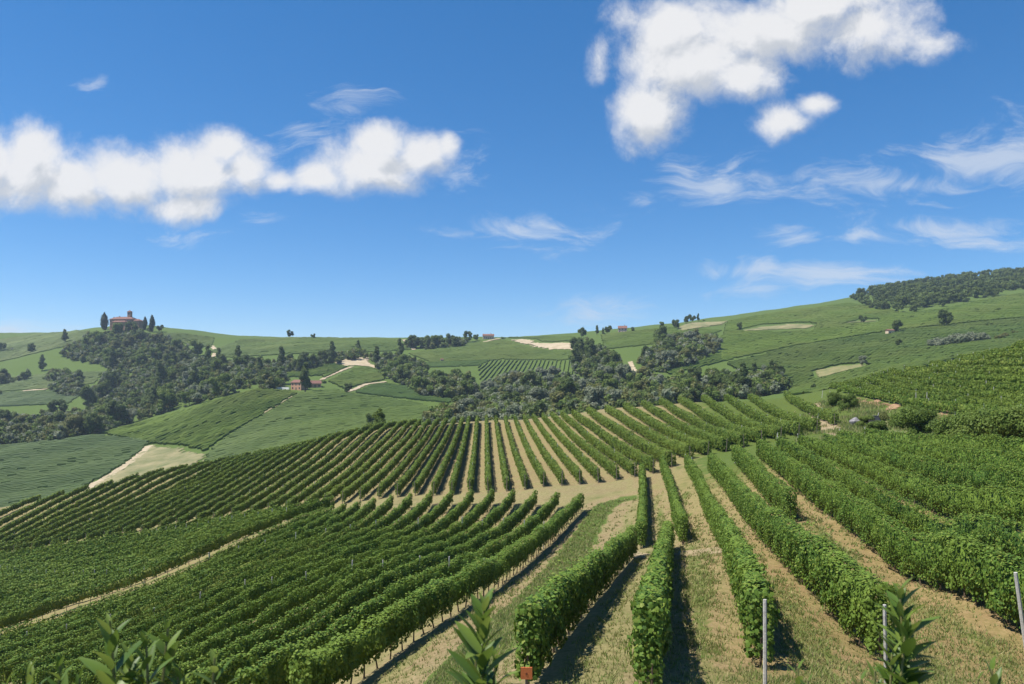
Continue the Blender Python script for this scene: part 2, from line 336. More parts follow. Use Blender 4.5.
# front ends every ~2.35 m across the slope
fr = np.array([at(f[0], f[1])[:2] for f in FAN]); bk = []
for f in FAN:
    c = at(f[2], f[3] + 1.2)[:2]; bk.append(c)
bk = np.array(bk)
for i in range(len(bk)):                    # stop just short of the brow
    if bk[i, 1] > 203: bk[i] *= 203 / bk[i, 1]
xs = np.arange(-112, 838, 18.2); nfan = len(xs)
for k, xq in enumerate(xs):
    a = np.array([np.interp(xq, fx, fr[:, j]) for j in (0, 1)]); b = np.array([np.interp(xq, fx, bk[:, j]) for j in (0, 1)])
    if xq < 330: b = b + (b - a) * .18
    pl = resample(np.array([a, b]), 1.0)
    mid = len(pl)
    w = 'bare tan soil showing beside it' if 420 < xq < 640 else 'dense leaves' 
    row(pl, 'long vine row in fan-shaped block beyond the cross path, %s from the left' % ORD[k], 'vine rows of the fan-shaped block', posts='A', h=1.75 if xq < 640 else 2.0, w=.27 if xq < 600 else (.34 if xq < 670 else .6))

# C: strip between the fan block and the diagonal lane; rows run along the lane
c0 = trace([(-60, 655), (0, 634), (75, 607), (157, 580), (220, 553), (281, 528)])
u = c0[-1] - c0[0]; u = u / np.linalg.norm(u); nrm = np.array([-u[1], u[0]])
frp = np.array([[np.interp(x, fx, fr[:, 0]), np.interp(x, fx, fr[:, 1])] for x in np.linspace(-130, 300, 120)])
for k in range(34):
    pl = c0 + nrm * (k * 3.5)
    pl = resample(np.concatenate([pl[:1] - u * 75, pl, pl[-1:] + u * 10]), 1.0)
    # cut where it meets the fan block
    keep = []
    for p in pl:
        j = np.argmin(((frp - p) ** 2).sum(1)); 
        lim = np.interp(CX + F * p[0] / p[1], CX + F * frp[:, 0] / frp[:, 1], frp[:, 1])
        if p[1] < lim - 3.0 and not (k == 0 and p[1] > c0[-1, 1]): keep.append(p)
    if len(keep) > 6:
        row(np.array(keep), 'vine row between the diagonal lane and the fan block, %s up from the lane' % ORD[k], 'vine rows beside the diagonal lane', trunks=(k == 0), posts='C', w=.21, h=1.7)

# D: lower left block, rows fan out from the cross path towards the bottom left
d0 = trace([(581, 511), (566, 527), (540, 552), (504, 583), (446, 621), (364, 677), (300, 722)])
dn = trace([(322, 522), (250, 558), (171, 594), (80, 624), (0, 650), (-70, 674)])
nd = 15
q = np.linspace(0, 1, 120)
def pr(P): 
    s = np.linspace(0, 1, len(P)); return np.stack([np.interp(q, s, P[:, j]) for j in (0, 1)], 1)
A0, AN = pr(d0), pr(dn)
ends = [(581, 511), (560, 508), (541, 506), (521, 505), (503, 504), (485, 504), (467, 504), (449, 504.5), (431, 505), (413, 507), (396, 509), (380, 511), (366, 514), (353, 517), (341, 519), (331, 521), (322, 523)]
for k in range(nd):
    t = k / (nd - 1)
    pl = A0 * (1 - t) + AN * t
    ke = t * 16; e = at(float(np.interp(ke, range(17), [v[0] for v in ends])), float(np.interp(ke, range(17), [v[1] for v in ends])))[:2]; wgt = np.clip(1 - q / .35, 0, 1)[:, None] ** 2
    pl = smooth(resample(pl + (e - pl[0]) * wgt, 1.0), 10)
    lb = 'full vine row along the grassy track with a trunk line under it, nearest the track' if k == 0 else 'vine row in the lower block between track and lane, %s in from the grassy track' % ORD[k]
    row(pl, lb, 'vine rows of the lower block', trunks=(k == 0), posts='C', h=1.8 if k == 0 else 1.7, w=.32 if k == 0 else .19)

# E: right-hand rows running down towards the viewer
E = [([(633, 557), (612, 580), (585, 612), (556, 648), (528, 690)], 'short vine row right of the grassy track, an orange marker at its near end', 1),
     ([(642, 478), (643, 510), (641, 549)], 'short upright vine row in the middle, just beyond the track bend', 1),
     ([(668, 550), (662, 590), (655, 640), (648, 696)], 'narrow vine row with dark shade on its right, second from the track', 1),
     ([(662, 470), (672, 502), (683, 545)], 'upper piece of vine row with a broad shadow beside it, above the soil crossing', 1),
     ([(687, 470), (702, 500), (728, 556), (746, 612), (760, 668)], 'vine row ending at a tall pale post in the bottom middle', 2),
     ([(711, 473), (735, 505), (765, 545), (815, 596), (882, 661)], 'vine row ending at a grey post beside the laurel shoots', 2),
     ([(733, 463), (760, 485), (797, 523)], 'short vine row cut off by a bare gap between two long rows', 1),
     ([(753, 456), (785, 478), (822, 512), (870, 552), (930, 593), (1030, 648), (1100, 690)], 'tall broad vine row sweeping to the right edge, third above the grey post', 2),
     ([(777, 451), (812, 474), (852, 499), (905, 528), (965, 553), (1040, 582), (1110, 606)], 'long curved vine row directly above the tall broad one', 2),
     ([(799, 446), (840, 470), (890, 492), (950, 512), (1030, 533), (1110, 552)], 'long curved vine row, second above the tall broad one', 2),
     ([(822, 442), (860, 462), (905, 476), (965, 491), (1040, 507), (1110, 520)], 'long curved vine row, third above the tall broad one', 2),
     ([(842, 439), (880, 455), (925, 465), (980, 475), (1045, 486), (1110, 496)], 'curved vine row, fourth above the tall broad one', 0),
     ([(866, 446), (905, 455), (950, 461), (990, 465), (1045, 471), (1110, 477)], 'curved vine row just below the round green shrub', 0)]
for ei, (pix, lb, tr) in enumerate(E):
    if ei >= 6:                             # parallel rows 2.55 m apart, from the headland down past the right edge
        o_ = ei - 5; yl = 46.0 if ei == 6 else (6.5 + 2.55 * o_) / (.8306 - .2); yu = 84.5 + 1.5 * math.sin(o_ * 2.3)
        yy = np.arange(yu, yl, -1.0); pl_ = np.stack([6.5 + 2.55 * o_ + .2 * yy + .35 * np.sin(yy * .09 + o_ * .2), yy], 1)
    else: pl_ = trace(pix)
    row(pl_, lb, 'vine rows running down the right slope', trunks=(tr == 1 or tr == 2), posts='E', h=1.9 if ei < 5 else (2.15 if ei < 8 else 1.8), w=(.25 if ei < 4 else .29) if ei < 5 else (.34 if ei < 8 else .25), low=.28, ends={2: (650, 735, .8), 4: (765, 692, 1), 5: (886, 690, 1)}.get(ei), nopost=ei < 4)

# F: rows round the knoll on the right
FK = [[(838, 394), (875, 400), (915, 409), (960, 416), (1024, 424), (1100, 431)], [(830, 389), (870, 393), (915, 401), (960, 407), (1024, 414), (1100, 420)], [(846, 387), (890, 391), (930, 396), (980, 401), (1024, 405), (1100, 410)],
      [(858, 384), (900, 386), (950, 390), (1024, 396), (1100, 400)], [(872, 381), (920, 381), (970, 384), (1024, 387), (1100, 390)], [(888, 378), (930, 376), (980, 377), (1024, 379), (1100, 381)],
      [(905, 374), (950, 371), (1000, 370), (1050, 370), (1100, 371)], [(930, 369), (975, 364.5), (1024, 362), (1100, 361)], [(958, 363), (1000, 358), (1050, 354.5), (1100, 352)], [(985, 357), (1024, 352), (1060, 348), (1100, 345)]]
for k, pix in enumerate(FK):
    row(trace(pix), 'vine row wrapping the knoll at the right edge, %s from the bottom' % ORD[k], 'vine rows around the knoll', posts='F', h=1.75, w=.22)

# ------------------------------------------------------------------ ground
kd_pts = np.concatenate([r['plan'] for r in ROWS])
kd = kdtree.KDTree(len(kd_pts))
for i, p in enumerate(kd_pts): kd.insert((p[0], p[1], 0), i)
kd.balance()
strip = trace([(640, 496), (612, 500), (600, 510), (587, 532), (566, 562), (546, 588), (510, 625), (466, 668), (420, 715)])
kg = kdtree.KDTree(len(strip))
for i, p in enumerate(strip): kg.insert((p[0], p[1], 0), i)
kg.balance()
def in_poly(x, y, poly):
    x = np.asarray(x, float); y = np.asarray(y, float); c = np.zeros(x.shape, bool); n = len(poly)
    for i in range(n):
        (x0, y0), (x1, y1) = poly[i], poly[(i + 1) % n]
        if y0 == y1: continue
        c ^= ((y0 > y) != (y1 > y)) & (x < (x1 - x0) * (y - y0) / (y1 - y0) + x0)
    return c
def plan_poly(pix, dmin=3): return [tuple(at(x, y, dmin)[:2]) for x, y in pix]

def ground_mat():
    m, nt = mat('ground_soil_and_grass'); N, L = nodes_of(nt)
    g = N('ShaderNodeNewGeometry'); at_ = N('ShaderNodeAttribute', attribute_name='cover')
    sp = N('ShaderNodeSeparateColor'); L(at_.outputs['Color'], sp.inputs[0])
    def noise(scale, det=5, ro=.6):
        n = N('ShaderNodeTexNoise'); n.inputs['Scale'].default_value = scale; n.inputs['Detail'].default_value = det; n.inputs['Roughness'].default_value = ro; L(g.outputs['Position'], n.inputs['Vector']); return n.outputs[0]
    n1, n2, n3 = noise(.55, 6, .65), noise(4.5, 6, .7), noise(.03, 4)
    def M(op, a, b):
        n = N('ShaderNodeMath', operation=op)
        for i, v in enumerate((a, b)):
            if isinstance(v, (int, float)): n.inputs[i].default_value = v
            else: L(v, n.inputs[i])
        return n.outputs[0]
    soil = ramp(N, L, n2, [(.25, (.135, .100, .050)), (.5, (.21, .160, .086)), (.75, (.30, .235, .135))])
    straw = ramp(N, L, n2, [(.25, (.120, .110, .044)), (.5, (.200, .176, .080)), (.78, (.30, .255, .135))])
    green = ramp(N, L, n2, [(.25, (.045, .076, .016)), (.5, (.074, .112, .024)), (.8, (.118, .150, .043))])
    def mix(f, a, b):
        x = N('ShaderNodeMix', data_type='RGBA'); L(f, x.inputs[0]); L(a, x.inputs[6]); L(b, x.inputs[7]); return x.outputs[2]
    def sm(v, lo, hi):
        r = N('ShaderNodeMapRange', interpolation_type='SMOOTHSTEP'); L(v, r.inputs[0]); r.inputs[1].default_value = lo; r.inputs[2].default_value = hi; return r.outputs[0]
    nn = M('ADD', M('MULTIPLY', n1, .6), M('MULTIPLY', n2, .4))
    fs = sm(M('ADD', sp.outputs[0], M('MULTIPLY', M('SUBTRACT', nn, .5), 2.4)), .3, .8)
    fg = sm(M('ADD', sp.outputs[1], M('MULTIPLY', M('SUBTRACT', nn, .5), 2.6)), .3, .9)
    c = mix(fs, straw, soil); c = mix(fg, c, green)
    red = N('ShaderNodeMix', data_type='RGBA', blend_type='MULTIPLY'); L(M('MULTIPLY', sp.outputs[2], .9), red.inputs[0]); L(c, red.inputs[6]); red.inputs[7].default_value = (1.02, .78, .62, 1)
    p = N('ShaderNodeBsdfPrincipled'); L(red.outputs[2], p.inputs['Base Color']); p.inputs['Roughness'].default_value = .95; p.inputs['Specular IOR Level'].default_value = .1
    b = N('ShaderNodeBump'); b.inputs['Strength'].default_value = .7; b.inputs['Distance'].default_value = .12; L(n2, b.inputs['Height']); L(b.outputs[0], p.inputs['Normal'])
    o = N('ShaderNodeOutputMaterial'); L(p.outputs[0], o.inputs[0]); return m

def build_ground():
    px = np.concatenate([np.arange(-900, -100, 25.0), np.arange(-100, 1130, 5.0), np.arange(1130, 1951, 25.0)])
    d = np.exp(np.arange(math.log(1.25), math.log(3600), .0125))
    X = (px[None, :] - CX) / F * d[:, None]; Y = np.repeat(d[:, None], len(px), 1)
    Z = hz(X, Y)
    V = np.stack([X, Y, Z], -1).reshape(-1, 3); nr, ncol = X.shape
    i = np.arange((nr - 1) * ncol).reshape(nr - 1, ncol)[:, :-1].ravel()
    Fc = np.stack([i, i + 1, i + ncol + 1, i + ncol], 1)
    me = mesh_np('ground', [(V, Fc)])
    cover = np.zeros((len(V), 4), np.float32); cover[:, 3] = 1
    cover[:, 0] = .35; cover[:, 1] = .25
    far = V[:, 1] > 215
    cover[far, 0] = .0; cover[far, 1] = 1.15
    right = (CX + F * V[:, 0] / V[:, 1])
    for k in np.nonzero((V[:, 1] < 212) & (right > -130) & (right < 1150))[0]:
        x, y = V[k, 0], V[k, 1]
        dist = kd.find((x, y, 0))[2]; dg = kg.find((x, y, 0))[2] if y < 100 else 99
        if dg < 5.5 and dist > .7:
            cover[k, 0] = .65 if 1.1 < dg < 2.9 else .4; cover[k, 1] = 1.05 if dg < 1.3 else (.12 if dg < 2.9 else .40)
        elif dist < .45: cover[k, 0] = .55; cover[k, 1] = .12
        elif dist < .8: cover[k, 0] = .45; cover[k, 1] = .18
        elif dist < 1.25: cover[k, 0] = .6; cover[k, 1] = .22
        elif dist < 1.9: cover[k, 0] = .2; cover[k, 1] = .62 if right[k] > 600 and y < 75 else .25
        else: cover[k, 0] = .5; cover[k, 1] = .25
        if right[k] < 420 and y > 80: cover[k, 1] += .1
        if right[k] > 670 and y > 62:
            g_ = min(1, (right[k] - 670) / 50) * min(1, (y - 62) / 25); cover[k, 1] += .85 * g_; cover[k, 0] -= .5 * g_
        cover[k, 2] = (.5 if y < 45 else .3) * min(1, max(0, (right[k] - 660) / 120))
    ca = me.color_attributes.new('cover', 'FLOAT_COLOR', 'POINT'); ca.data.foreach_set('color', cover.ravel())
    tag(link('ground', me, ground_mat()), 'sloping vineyard ground of dry grass and tan soil rolling into green hills', 'ground', kind='structure')
build_ground()

def sheet(name, plan, material, label, cat, lift=None, width=None, res=None):
    """surface lying on the ground: a ribbon along a plan line (width given) or a plan polygon, following the terrain"""
    if width is not None:
        P = resample(np.asarray(plan), max(width * .4, .5)); P = smooth(P, 4); T = np.gradient(P, axis=0); T /= np.linalg.norm(T, axis=1)[:, None] + 1e-9; Nn = np.stack([-T[:, 1], T[:, 0]], 1)
        wv = width * .5 * (1 + .25 * np.sin(np.arange(len(P)) * .9) * rng.uniform(.4, 1, len(P)))
        cols_ = [P + Nn * (wv * s)[:, None] for s in (-1, -.5, 0, .5, 1)]
        G = np.stack(cols_, 1); nr, nc = G.shape[:2]; V2 = G.reshape(-1, 2)
        i = (np.arange((nr - 1) * nc).reshape(nr - 1, nc)[:, :-1]).ravel(); Fc = np.stack([i, i + 1, i + nc + 1, i + nc], 1)
    else:
        poly = np.asarray(plan); lo, hi = poly.min(0), poly.max(0); st = res or max((hi - lo).max() / 90, .3)
        gx = np.arange(lo[0] - st, hi[0] + st, st); gy = np.arange(lo[1] - st, hi[1] + st, st); gx_, gy_ = np.meshgrid(gx, gy)
        jit = st * (1.3 * np.sin(gx_ * .33 / st + gy_ * .21 / st) + 1.0 * np.sin(gx_ * .9 / st - gy_ * .7 / st) + .6 * np.sin(gx_ * 2.1 / st + gy_ * 1.3 / st))
        ins = in_poly(gx_ + jit, gy_ + jit[::-1], [tuple(p) for p in plan])
        nr, nc = gx_.shape; V2 = np.stack([gx_, gy_], -1).reshape(-1, 2)
        cell = ins[:-1, :-1] & ins[1:, 1:] & ins[1:, :-1] & ins[:-1, 1:]
        i = (np.arange(nr * nc).reshape(nr, nc)[:-1, :-1])[cell]; Fc = np.stack([i, i + 1, i + nc + 1, i + nc], 1)
    d = V2[:, 1]; z = hz(V2[:, 0], d) + (np.maximum(.02, d * .0007) if lift is None else lift)
    if len(Fc) == 0: return
    us = np.unique(Fc); mp = np.zeros(len(V2), int); mp[us] = np.arange(len(us))
    me = mesh_np(name, [(np.column_stack([V2, z])[us], mp[Fc])])
    return tag(link(name, me, material), label, cat, kind='structure')
SAND = plain_mat('pale_sandy_soil', (.27, .215, .13), (.43, .355, .245), .12, .95)
SAND_G = plain_mat('sandy_soil_with_grass', (.075, .10, .028), (.27, .225, .12), .06, .95)
STRAW = plain_mat('dry_grass', (.11, .125, .04), (.22, .19, .085), .15, .95)
SOIL_R = plain_mat('reddish_soil', (.20, .115, .06), (.31, .205, .12), .5, .95, .5)
SOIL = plain_mat('tan_soil', (.18, .14, .075), (.29, .23, .14), .8, .95, .4)
def lane(pix, w, label, m=SOIL, name='dirt_track', dmin=3): return sheet(name, [at(x, y, dmin)[:2] for x, y in pix], m, label, 'track', width=w)
def patch(pix, label, m=SAND, name='bare_soil', dmin=230, cat='soil'): return sheet(name, plan_poly(pix, dmin), m, label, cat)
lane([(330, 514), (290, 532), (225, 561), (157, 588), (75, 616), (0, 644), (-60, 666)], 1.8, 'tan dirt lane cutting diagonally between two vine blocks on the left')
lane([(612, 553), (650, 556), (690, 553), (728, 550)], 1.6, 'pale soil crossing between upper and lower vine rows')
lane([(812, 405), (822, 418), (834, 432), (846, 444)], 3.0, 'worn track climbing past posts on the right slope', SOIL)
patch([(840, 397), (870, 399.5), (900, 404.5), (913, 410), (893, 410), (862, 404.5), (842, 400)], 'strip of reddish bare earth under the knoll rows', SOIL_R, dmin=60)
patch([(941, 404), (950, 404), (951, 416), (939, 424), (936, 418)], 'red-brown earth cutting beside the round shrub', SOIL_R, dmin=60)
patch([(880, 420), (905, 424), (915, 432), (900, 436), (880, 430)], 'dry yellow grass bank left of the round shrub', SAND_G, dmin=60)
patch([(928, 424), (942, 424), (944, 429), (932, 431)], 'pale bare spot right of the round shrub', SAND, dmin=60)
patch([(938, 433), (955, 433), (958, 442), (940, 442)], 'reddish earth patch below the knoll cutting', SOIL_R, dmin=60)
patch([(148, 446), (178, 447), (203, 455), (203, 461), (172, 472), (120, 486), (84, 492), (95, 483), (128, 464)], 'triangular sandy clearing with thin grass on the opposite slope', SAND_G)
lane([(149, 446), (128, 464), (96, 483), (80, 493)], 5, 'pale track along the left side of the sandy clearing', SAND, dmin=230)
lane([(302, 393), (280, 404), (255, 418), (225, 436)], 1.7, 'thin tan path slanting down from the farmhouse', SAND_G, dmin=300)
lane([(322, 380), (336, 373), (352, 367)], 4.5, 'whitish farm road rising right of the farmhouse', SAND, dmin=400)
lane([(338, 394), (350, 391), (360, 387), (368, 384), (386, 382)], 4.0, 'whitish farm road under the terraces', SAND, dmin=400)
patch([(335, 363), (352, 358), (366, 356), (371, 364), (380, 369), (362, 366), (345, 366)], 'tan ploughed corner above the farmhouse', SAND, dmin=400)
patch([(508, 339.5), (533, 340), (540, 343), (576, 344.5), (582, 352), (570, 349), (540, 348), (525, 345), (513, 342)], 'pale sandy slope below the crest in the middle', SAND, dmin=500)
lane([(404, 340), (409, 345), (414, 350)], 5, 'short pale track at the end of the crest trees', SAND, dmin=500)
lane([(479, 344), (489, 341), (500, 339)], 5, 'pale drive in front of the crest house', SAND, dmin=500)
patch([(678, 328), (690, 323), (728, 321), (722, 325), (700, 328), (682, 331)], 'pale mown field near the crest right of centre', SAND_G, dmin=400)
patch([(739, 331), (762, 327), (795, 324.5), (814, 325), (812, 328), (770, 330)], 'tan bare field on the right hillside', SAND_G, dmin=400)
lane([(844, 323), (858, 322), (876, 321)], 5, 'tan headland beside the bare field on the hillside', SAND_G, dmin=400)
lane([(784, 361), (795, 356), (802, 354)], 4, 'short tan track at the edge of the valley trees', SAND, dmin=300)
patch([(815, 371), (840, 366), (862, 364), (868, 366), (845, 371), (818, 378)], 'dry grassy bank at the bottom of the right hillside', STRAW, dmin=240)
lane([(630, 362), (632, 367), (636, 373)], 4, 'small tan track between two groups of valley trees', SAND, dmin=400)
lane([(212, 346), (216, 352), (213, 357)], 5, 'winding pale track right of the wooded hill', SAND, dmin=500)
lane([(20, 392), (40, 390), (58, 388), (85, 382)], 4, 'thin tan track across the left hillside', SAND, dmin=400)
patch([(965, 305), (980, 301), (978, 306), (966, 308)], 'small pale scar below the wood', SAND_G, dmin=500)
lane([(905, 352), (940, 348), (985, 343)], 3, 'faint tan line of a terrace edge above the knoll', SAND_G, dmin=300)

# ------------------------------------------------------------------ leaves
def leaf_faces(P, Nv, size, rg, lobed=False, droop=.6):
    n = len(P); Nv = Nv / (np.linalg.norm(Nv, axis=1)[:, None] + 1e-9)
    T = rg.normal(size=(n, 3)); T[:, 2] -= droop; T -= Nv * (T * Nv).sum(1)[:, None]; T /= np.linalg.norm(T, axis=1)[:, None] + 1e-9
    B = np.cross(Nv, T); s = size[:, None]
    if lobed:
        sh = [(-.42, 0, 0), (-.5, .30, -.05), (.02, .52, -.10), (.22, .26, -.03), (.55, 0, -.06), (.22, -.26, -.03), (.02, -.52, -.10), (-.5, -.30, -.05)]
        V = np.stack([P + T * s * a + B * s * b + Nv * s * c for a, b, c in sh], 1).reshape(-1, 3)
        i = np.arange(n)[:, None] * 8
        return V, np.concatenate([i + np.array([[0, 1, 2, 3]]), i + np.array([[0, 3, 4, 5]]), i + np.array([[0, 5, 6, 7]])])
    sh = [(-.5, 0, 0), (.02, .5, -.12), (.55, 0, -.03), (.02, -.5, -.12)]
    V = np.stack([P + T * s * a + B * s * b + Nv * s * c for a, b, c in sh], 1).reshape(-1, 3)
    return V, np.arange(n * 4).reshape(n, 4)
def wave(rg, s, wls, amp):
    o = np.zeros_like(s)
    for w in wls: o += np.sin(s * 6.283 / w * rg.uniform(.85, 1.15) + rg.uniform(0, 6.28)) * rg.uniform(.6, 1.2)
    return o * amp / math.sqrt(len(wls))

def vine_foliage(plan, origin, rg, h, w, low, cover=1.15):
    P = resample(plan, .5); n = len(P); Z = hz(P[:, 0], P[:, 1])
    seg = np.linalg.norm(np.diff(P, axis=0), axis=1); S = np.concatenate([[0], np.cumsum(seg)])
    T = np.gradient(P, axis=0); T /= np.linalg.norm(T, axis=1)[:, None]; Nn = np.stack([-T[:, 1], T[:, 0]], 1)
    dist = np.hypot(P[:, 0], P[:, 1]); Lf = np.clip(dist * .0017, .088, .34)
    per = 2 * (h - low) + 2 * w
    dens = cover * per / (.55 * Lf ** 2); cum = np.concatenate([[0], np.cumsum(.5 * (dens[1:] + dens[:-1]) * seg)])
    N_ = int(cum[-1]); s = np.interp(rg.uniform(0, cum[-1], N_), cum, S)
    f = lambda A: np.interp(s, S, A)
    top = h + wave(rg, S, (1.1, 2.3, 5.1, 9.5), .12); wid = [w * (1 + wave(rg, S, (.9, 1.7, 3.3), .30)) for _ in (0, 1)]
    cx, cy, cz = f(P[:, 0]), f(P[:, 1]), f(Z); nx, ny = f(Nn[:, 0]), f(Nn[:, 1]); tp = f(top); Ls = f(Lf) * rg.uniform(.75, 1.3, N_)
    w0, w1 = f(wid[0]), f(wid[1])
    a = rg.uniform(0, per, N_); side = np.where(a < h - low, 0, np.where(a < 2 * (h - low), 1, 2))
    sg = np.where(side == 0, 1.0, -1.0); ww = np.where(side == 0, w0, w1)
    zr = rg.uniform(0, 1, N_); lowv = low + wave(rg, S, (1.0, 1.9), .12); lv = f(lowv)
    zz = lv + (tp - lv) * zr
    lump = np.sin(s * 5.1 + zz * 3 + sg) * .05 + np.sin(s * 2.3 - zz * 4.7 + 2 * sg) * .06
    off = sg * (ww * (.72 + .5 * np.sin(np.clip(zr, 0, 1) * 2.6)) + 1.3 * lump - np.abs(rg.normal(0, .10, N_)) + .04)
    nrm = np.stack([nx * sg, ny * sg, np.full(N_, .15)], 1)
    t = side == 2
    off[t] = rg.uniform(-1, 1, t.sum()) * np.maximum(w0, w1)[t] * .95
    zz[t] = tp[t] + .10 - .18 * np.abs(off[t] / w) ** 2 + rg.normal(0, .06, t.sum())
    shoot = t & (rg.uniform(size=N_) < .09); zz[shoot] += rg.uniform(.0, 1, shoot.sum()) ** 2 * .5
    nrm[t] = np.stack([nx[t] * off[t], ny[t] * off[t], np.ones(t.sum()) * 1.3], 1)
    nrm += rg.normal(0, .38, (N_, 3)) * np.where(side == 2, .75, 1.0)[:, None]
    thin = np.interp(s, S, wave(rg, S, (2.1, 4.7, 8.3), 1.0)); kp = rg.uniform(size=N_) < np.clip(1.08 + .62 * thin, .18, 1) * np.where(side == 2, 1.0, .80)
    V = np.stack([cx + nx * off, cy + ny * off, cz + zz], 1) - origin
    V, nrm, Ls, cx, cy = V[kp], nrm[kp], Ls[kp], cx[kp], cy[kp]
    # leaves over both ends of the row
    for e, sgn in ((0, -1), (n - 1, 1)):
        m_ = int(cover * 1.5 * 2 * w * 1.15 * (h - low) / (.55 * Lf[e] ** 2)) + 4
        o_ = rg.uniform(-1, 1, m_) * w * 1.1; z_ = rg.uniform(low - .05, h + .02, m_); q_ = rg.uniform(-.28, .16, m_) * (1 - .5 * (o_ / w) ** 2) 
        Ve = np.column_stack([P[e, 0] + Nn[e, 0] * o_ + T[e, 0] * sgn * q_, P[e, 1] + Nn[e, 1] * o_ + T[e, 1] * sgn * q_, Z[e] + z_]) - origin
        ne = np.column_stack([np.full(m_, T[e, 0] * sgn) + Nn[e, 0] * o_, np.full(m_, T[e, 1] * sgn) + Nn[e, 1] * o_, np.full(m_, .35)]) + rg.normal(0, .35, (m_, 3))
        V = np.concatenate([V, Ve]); nrm = np.concatenate([nrm, ne]); Ls = np.concatenate([Ls, Lf[e] * rg.uniform(.75, 1.3, m_)]); cx = np.concatenate([cx, np.full(m_, P[e, 0])]); cy = np.concatenate([cy, np.full(m_, P[e, 1])])
    near = np.hypot(cx, cy) < 34
    G = []
    if near.any(): G.append(leaf_faces(V[near], nrm[near], Ls[near] * 1.08, rg, True))
    if (~near).any(): G.append(leaf_faces(V[~near], nrm[~near], Ls[~near], rg))
    # twiggy mass inside the leaf wall
    k = .34; C = P[1:-1:2]; Zc = Z[1:-1:2]; Nc = Nn[1:-1:2]; tpc = top[1:-1:2]; m = len(C)
    if m > 2:
        ring = []
        for (o, zb) in ((-1, 0), (-1, 1), (1, 1), (1, 0)):
            zc = Zc + (np.full(m, low + .15) if zb == 0 else tpc - .22); ring.append(np.column_stack([C + Nc * (o * w * k), zc]))
        Vc = np.stack(ring, 1).reshape(-1, 3) - origin
        i = np.arange(m - 1)[:, None] * 4
        Fc = np.concatenate([i + np.array([[a_, a_ + 1, a_ + 5, a_ + 4]]) for a_ in (0, 1, 2)] + [i + np.array([[3, 0, 4, 7]])])
        Fc = np.concatenate([Fc, [[0, 1, 2, 3], [m*4-1, m*4-2, m*4-3, m*4-4]]])
        G.append((Vc, Fc))
    return G
def post_mesh(h, r=.045):
    mb = MB(); mb.tube([(0, 0, -.25), (0, 0, h * .5), (.005, 0, h)], [r, r * .95, r * .9], 6); return mesh_py('post', mb.v, mb.f)
def trunk_mesh(seed):
    rr = random.Random(seed); x = rr.uniform(-.06, .06); y = rr.uniform(-.06, .06)
    mb = MB(); mb.tube([(0, 0, -.06), (x * .5, y * .5, .2), (x, y, .42), (x * .6, y * .6, .75)], [.040, .030, .028, .022], 6)
    return mesh_py('trunk', mb.v, mb.f)
PM = {'pale': post_mesh(2.05), 'dark': post_mesh(2.0, .05)}
TM = [trunk_mesh(i) for i in range(6)]
PM['pale'].materials.append(POST); PM['dark'].materials.append(POST_DARK)
for t in TM: t.materials.append(BARK)
ROWOBJ = []
for ri, r in enumerate(ROWS):
    rg = np.random.default_rng(100 + ri); plan = r['plan']
    e = plan[0]; org = np.array([e[0], e[1], float(hz(*e))])
    root = empty('vine_row', org); tag(root, r['label'], 'vine row', r['group'])
    h = r.get('h', 1.8); w = r.get('w', .40); low = r.get('low', .50 if r.get('trunks') else .38)
    far = plan[:, 1].mean() > 120
    link('foliage', mesh_np('vine_foliage', vine_foliage(plan, org, rg, h, w, low)), VINE_FAR if far else VINE, root)
    P = resample(plan, 1.0); D = np.hypot(P[:, 0], P[:, 1]); vis = lambda p: -60 < CX + F * p[0] / p[1] < 1084
    def put(name, me, p, lean=0.0, az=0.0, sc_=1.0):
        o = bpy.data.objects.new(name, me); COL.objects.link(o); o.parent = root
        o.location = (p[0] - org[0], p[1] - org[1], float(hz(p[0], p[1])) - org[2]); o.rotation_euler = (lean * math.cos(az), lean * math.sin(az), rg.uniform(0, 6)); o.scale = (1, 1, sc_); return o
    kind = r.get('posts')
    if kind in ('A', 'E', 'F', 'C'):
        T0 = P[0] - P[min(2, len(P) - 1)]; T0 /= np.linalg.norm(T0) + 1e-9
        T1 = P[-1] - P[-3]; T1 /= np.linalg.norm(T1) + 1e-9
        pm = PM['dark'] if kind == 'A' else PM['pale']
        if kind != 'C' and not r.get('nopost'):
            put('post', pm, P[0] + T0 * .35, rg.uniform(0, .12), rg.uniform(0, 6))
            if r.get('ends'): put('post', PM['pale'], at(*r['ends'][:2]), rg.uniform(.02, .05), rg.uniform(0, 6), r['ends'][2])
        step = {'A': 14, 'E': 400, 'F': 11, 'C': 19}[kind]
        for j in range(step, len(P) - 3, step):
            if vis(P[j]) and D[j] < 215: put('post', PM['pale'], P[j], rg.uniform(0, .05), rg.uniform(0, 6), rg.uniform(.96, 1.1) * h / 1.8)
    if r.get('trunks'):
        nt_ = 0
        for p in resample(plan, 1.05):
            if vis(p) and p[1] < 95 and nt_ < 98: put('trunk', TM[nt_ % 6], p, .08, rg.uniform(0, 6), rg.uniform(.9, 1.15)); nt_ += 1
    ROWOBJ.append(root)

